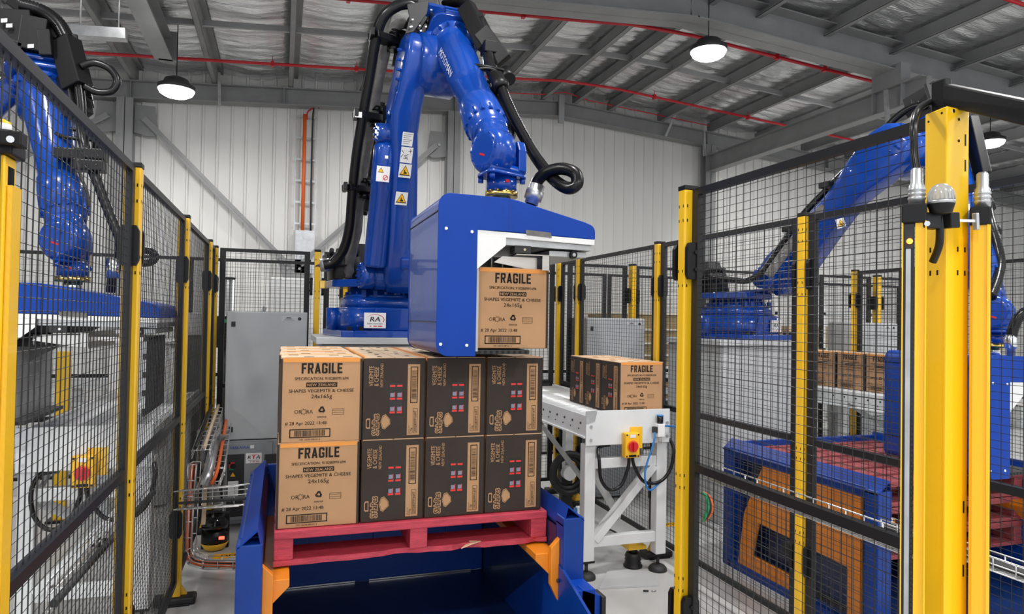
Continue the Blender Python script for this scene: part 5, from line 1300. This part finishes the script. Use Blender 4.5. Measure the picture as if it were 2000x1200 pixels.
# floor laser scanner
c = at(420, 1026, 5.22)
t = thing('laser_scanner', 'black floor laser scanner with a yellow base and a red light beside the controller cabinet', 'scanner', (c.x, c.y, 0))
MB().rev((c.x, c.y, 0), Z, [(.0, .0), (.012, .07), (.05, .09), (.055, .09)], 24).build('yellow_base', YEL, t)
MB().rev((c.x, c.y, .055), Z, [(0, .088), (.06, .088), (.07, .07), (.10, .07)], 24).build('body', BLK, t)
MB().rev((c.x, c.y, .155), Z, [(0, .085), (.03, .09), (.06, .075), (.085, .06)], 24).build('scan_head', LENS, t)
MB().ob((c.x+.05, c.y-.078, .10), (.018, 0, 0), (0, .004, 0), (0, 0, .010)).build('red_led', LEDR, t)
MB().box(c.x-.09, c.x+.09, c.y+.02, c.y+.09, 0, .24).build('bracket', BLK, t, .004)
# floor stickers
def floor_sign(x, y, W, label, txt, ang=0):
    p = EYE + ray(x, y)*(-1.65/ray(x, y).z)
    t = thing('floor_sticker', label, 'sticker', (p.x, p.y, .0005)); R = Vector((math.cos(ang), math.sin(ang), 0)); U = Vector((-R.y, R.x, 0))
    MB().ob((p.x, p.y, .0012), R*W/2, U*.045, Z*.0008).build('backing', WARN, t)
    b = MB(); b.text(txt, Vector((p.x, p.y, .0026))-U*.022, R, U, .066, 0, .02); b.build('lettering', TEXTB, t)
floor_sign(472, 1084, .36, 'yellow DO NOT floor sticker partly hidden by the blue machine', 'DO NOT')
floor_sign(1322, 1024, .36, 'yellow floor sticker seen through the mesh right of the roller conveyor', 'DO NOT')
# items under the central conveyor
c = EYE + ray(1243, 1112)*(-1.65/ray(1243, 1112).z)
t = thing('bellows_foot', 'black ribbed bellows with a yellow top under the roller conveyor', 'bellows', (c.x, c.y+.03, 0)); cx, cy = c.x, c.y+.05
MB().rev((cx, cy, 0), Z, [(0, .062), (.012, .064), (.02, .05), (.03, .056), (.04, .048), (.05, .056), (.06, .048), (.07, .055), (.085, .05), (.095, .045)], 24).build('bellows', RUB, t)
MB().prism([(cx-.06, cy-.05, .17), (cx+.075, cy-.05, .15), (cx+.075, cy-.05, .125), (cx-.06, cy-.05, .125)], (0, .12, 0)).build('pedal', YEL, t, .004)
MB().cyl((cx, cy, .09), (cx, cy, .13), .03, n=12).build('stem', BLK, t)
MB().tube(smooth_path([(cx-.02, cy+.05, .16), (cx-.10, cy+.2, .20), (cx-.25, cy+.35, .12), (cx-.28, cy+.36, .02)]), .006, 6).build('cable', RUB, t)
c = EYE + ray(1100, 1150)*(-1.65/ray(1100, 1150).z)
b = MB(); c = EYE + ray(1225, 1150)*(-1.65/ray(1225, 1150).z)
t = thing('floor_plate', 'thin pale plate lying on the floor in front of the conveyor legs', 'plate', (c.x, c.y, 0))
q = [EYE + ray(x, y)*(-1.65/ray(x, y).z) for x, y in ((1170, 1152), (1288, 1146), (1278, 1124), (1190, 1112))]
MB().prism([(p.x, p.y, .001) for p in q], (0, 0, .012)).build('plate', PED, t)
c = EYE + ray(1262, 1156)*(-1.65/ray(1262, 1156).z)
t = thing('loose_screw', 'small loose fitting lying on the floor by the near right mesh', 'screw', (c.x, c.y, 0))
MB().cyl((c.x-.02, c.y, .007), (c.x+.01, c.y-.01, .007), .006, n=8).build('shank', DGRY, t); MB().cyl((c.x+.03, c.y-.015, .006), (c.x+.055, c.y-.02, .006), .005, n=8).build('nut', GALV, t)
p = EYE + ray(1130, 1046)*(-1.65/ray(1130, 1046).z)
t = thing('floor_sensor', 'small white sensor on a thin stand with its cable right of the blue machine', 'sensor', (p.x, p.y, 0))
MB().cyl((p.x, p.y, 0), (p.x, p.y, .16), .008, n=8).build('stand', GALV, t)
MB().box(p.x-.02, p.x+.03, p.y-.02, p.y+.02, .16, .22).build('head', WHT, t, .004); MB().box(p.x-.03, p.x-.02, p.y-.015, p.y+.015, .17, .21).build('lens', BLUEK, t)
MB().tube(smooth_path([(p.x, p.y-.01, .16), (p.x+.01, p.y-.03, .06), (p.x+.05, p.y-.04, .02), (p.x+.02, p.y-.08, .01), (p.x-.03, p.y-.05, .01)]), .005, 6).build('cable', RUB, t)
# tray along the right fences
tray([(XA+.06, 2.40, 1.02), (XA+.06, 1.40, 1.02)], .05, .05, 'wire cable tray with black cables clipped below the rail of the near right mesh', (1, 0, 0), ((-.2, RUB, .010), (.2, GALV, .008)), .07)
tray([(XR-.07, 2.25, .78), (XR-.07, 1.45, .78)], .06, .05, 'wire cable tray with black cables at the right edge of the view', (1, 0, 0), ((-.2, RUB, .012), (.2, RUB, .010)), .08)
t = thing('cable_coil', 'bundle of orange and green cables looping beside the near right post', 'cable', tuple(at(1385, 1000, 3.2)))
for i, m_ in enumerate((ORC, RUB, GREENK)):
    MB().tube(smooth_path([at(1372, 962, 2.44), at(1386-3*i, 972, 2.42), at(1391-4*i, 992, 2.41), at(1386-4*i, 1008, 2.42), at(1374, 1018, 2.44)]), .007, 6).build('cable', m_, t)
# black corrugated drum and sensor pole behind the conveyor legs
t = thing('cable_reel', 'black reel of corrugated hose behind the legs of the central conveyor', 'reel', tuple(at(1112, 925, 5.4)))
c = at(1112, 925, 5.4)
k = MB()
for r_ in (.16, .13): k.tube([c+Vector((r_*math.cos(i*PI/10), .03*(r_ < .15), r_*1.05*math.sin(i*PI/10))) for i in range(21)], .028, 8)
k.build('hose', RUB, t); MB().cyl(c+Vector((0, -.02, 0)), c+Vector((0, .05, 0)), .06, n=16).build('hub', WHT, t)
MB().box(c.x-.05, c.x+.05, c.y+.05, c.y+.1, 0, c.z).build('stand', DGRY, t)

# ================================================================== beyond the cells
# long infeed conveyor crossing behind the robots
t = thing('infeed_conveyor', 'long white infeed conveyor crossing behind the rear mesh', 'conveyor', (1, 8.2, 0))
for z0, z1, m_ in ((.88, .98, CONV), (.55, .60, DGRY), (.70, .74, CONV)):
    MB().box(-7, 12, 7.9, 7.94, z0, z1).build('side_frame', m_, t)
MB().box(-7, 12, 8.5, 8.54, .88, .98).build('side_frame', CONV, t)
MB().box(-7, 12, 7.94, 8.5, .93, .95).build('belt', DGRY, t)
for k in range(13): MB().box(-6.5+1.5*k, -6.42+1.5*k, 7.95, 8.03, 0, .88).build('leg', CONV, t)
for k in range(6): MB().box(-6+3*k, -5.6+3*k, 7.8, 7.9, .62, .86).build('drive_box', BLK if k % 2 else DGRY, t, .01)
t = thing('white_machine', 'plain white machine cabinet behind the mesh above the grey enclosure', 'machine', (.1, 8.8, 0))
MB().box(-.16, .36, 8.6, 9.1, 0, 2.10).build('body', WHT, t, .02)
MB().box(-.14, .34, 8.59, 8.6, .2, 2.0).build('door', WHT, t, .004)
t = thing('grey_pole', 'grey round pole standing behind the enclosure', 'pole', tuple(at(449, 700, 6.6)))
p = at(449, 545, 6.6); MB().cyl((p.x, p.y, 0), (p.x, p.y, p.z), .045, n=14).build('pole', GALV, t); MB().cyl((p.x, p.y, p.z), (p.x, p.y, p.z+.012), .05, n=14).build('cap', BLK, t)
t = thing('control_box', 'black and green control box on a stand just left of the enclosure', 'control box', tuple(at(436, 635, 6.5)))
p = at(436, 635, 6.5); MB().box(p.x-.06, p.x+.08, p.y, p.y+.1, p.z-.2, p.z+.08).build('box', BLK, t, .01); MB().box(p.x-.03, p.x+.06, p.y-.006, p.y, p.z+.02, p.z+.05).build('green_window', GREENK, t); MB().cyl((p.x, p.y+.05, 0), (p.x, p.y+.05, p.z-.2), .02, n=8).build('stand', DGRY, t)
t = thing('bracing_prop', 'grey angled prop leaning on the white machine behind the mesh', 'prop', (-.25, 8.3, 1.0)); MB().bar((-.85, 8.75, .0), (-.2, 8.75, 1.75), .12, .05).build('bar', GALV, t)
# timber coloured stack behind the small right cabinet
zs = [.98, 1.16, 1.34, 1.54, 1.78]
for i in range(4):
    t = thing('board_stack', ['lowest bundle of tan boards behind the right-hand mesh', 'second bundle of tan boards from the bottom behind the right-hand mesh', 'third bundle of tan boards from the bottom behind the right-hand mesh', 'topmost bundle of tan boards behind the right-hand mesh'][i], 'bundle', (5.5, 9.3, zs[i]))
    MB().box(4.55, 6.2-.05*i, 9.0, 9.8, zs[i], zs[i+1]-.03).build('boards', BOARD, t, .004); MB().box(4.5, 6.25-.04*i, 8.97, 9.83, zs[i+1]-.03, zs[i+1]).build('ledge', BOARDL, t, .003)
t = thing('stack_stand', 'brown board pile with pale strips under the tan bundles', 'stack', (5.5, 9.3, 0))
for k in range(6): MB().box(4.6, 6.3, 9.0, 9.8, .02+k*.16, .15+k*.16).build('board_pack', BOARD if k % 2 else KRAFT, t); MB().box(4.6, 6.35, 8.96, 9.8, .15+k*.16, .18+k*.16).build('pale_strip', WHT, t)
t = thing('shelf_rack', 'pale rack with boxes at the far right behind the thin yellow posts', 'rack', (8, 9.5, 0))
for x in (6.7, 7.7, 8.7, 9.7): MB().box(x, x+.06, 9.3, 9.36, 0, 2.0).build('upright', WHT, t)
for z in (.6, 1.2, 1.8): MB().box(6.7, 9.76, 9.3, 9.9, z, z+.05).build('shelf', CONV, t)
for k in range(5):
    x = 6.85+.58*k
    tt = thing('storage_box', ['leftmost', 'second from the left', 'middle', 'second from the right', 'rightmost'][k] + ' box on the far rack behind the thin yellow posts', 'box', (x+.2, 9.6, 1.25)); MB().box(x, x+.42, 9.35, 9.8, 1.25, 1.25+.36).build('box', BOARD if k % 2 else KRAFTL, tt, .005)
t = thing('yellow_bollard', 'short yellow upright behind the left-hand conveyor', 'bollard', tuple(at(122, 740, 6.2)))
p = at(122, 687, 6.2); MB().box(p.x-.045, p.x+.045, p.y, p.y+.08, 0, p.z).build('upright', YEL, t, .004); MB().box(p.x-.08, p.x+.08, p.y-.03, p.y+.11, 0, .02).build('base', BLK, t)
t = thing('white_bin', 'pale pink-white bin standing behind the left gripper', 'bin', tuple(at(300, 720, 6.5)))
p = at(285, 670, 6.65); MB().loft([((p.x, p.y, .02), (.22, 0, 0), (0, .2, 0)), ((p.x, p.y, p.z), (.27, 0, 0), (0, .24, 0))], 24, 0, 5).build('bin', WHT, t)
MB().box(p.x-.28, p.x+.28, p.y-.25, p.y+.25, p.z, p.z+.03).build('lid', WHT, t, .01)
t = thing('grey_drum', 'dark grey machine guard behind the second left fence post', 'guard', tuple(at(375, 680, 6.6)))
p0, p1 = at(362, 655, 6.7), at(392, 655, 6.7); MB().box(p0.x, p1.x, 6.7, 6.9, .6, p0.z).build('guard', SLV, t, .02); MB().box(p0.x, p1.x+.02, 6.68, 6.75, p0.z, p0.z+.20).build('display', WHT, t, .01); MB().box(p0.x+.1, p1.x-.1, 6.75, 6.85, 0, .6).build('stand', DGRY, t)
# cables on the left conveyor cell floor
t = thing('floor_tray', 'wire tray with cables running across the left-hand cell near the floor', 'cable tray', tuple(at(200, 1100, 2.6)))
b = MB()
a, c = at(90, 1200, 2.55), at(290, 975, 3.75)
for d_ in (0, .05, .10): b.tube([a+Z*d_, c+Z*d_], .003, 5)
n_ = 16
for k in range(n_): q = a.lerp(c, k/n_); b.tube([q, q+Z*.10], .003, 5)
b.build('wire_basket', WIRE, t); MB().tube([a+Z*.03+Vector((.02, 0, 0)), c+Z*.03+Vector((.02, 0, 0))], .014, 6).build('cable', RUB, t)
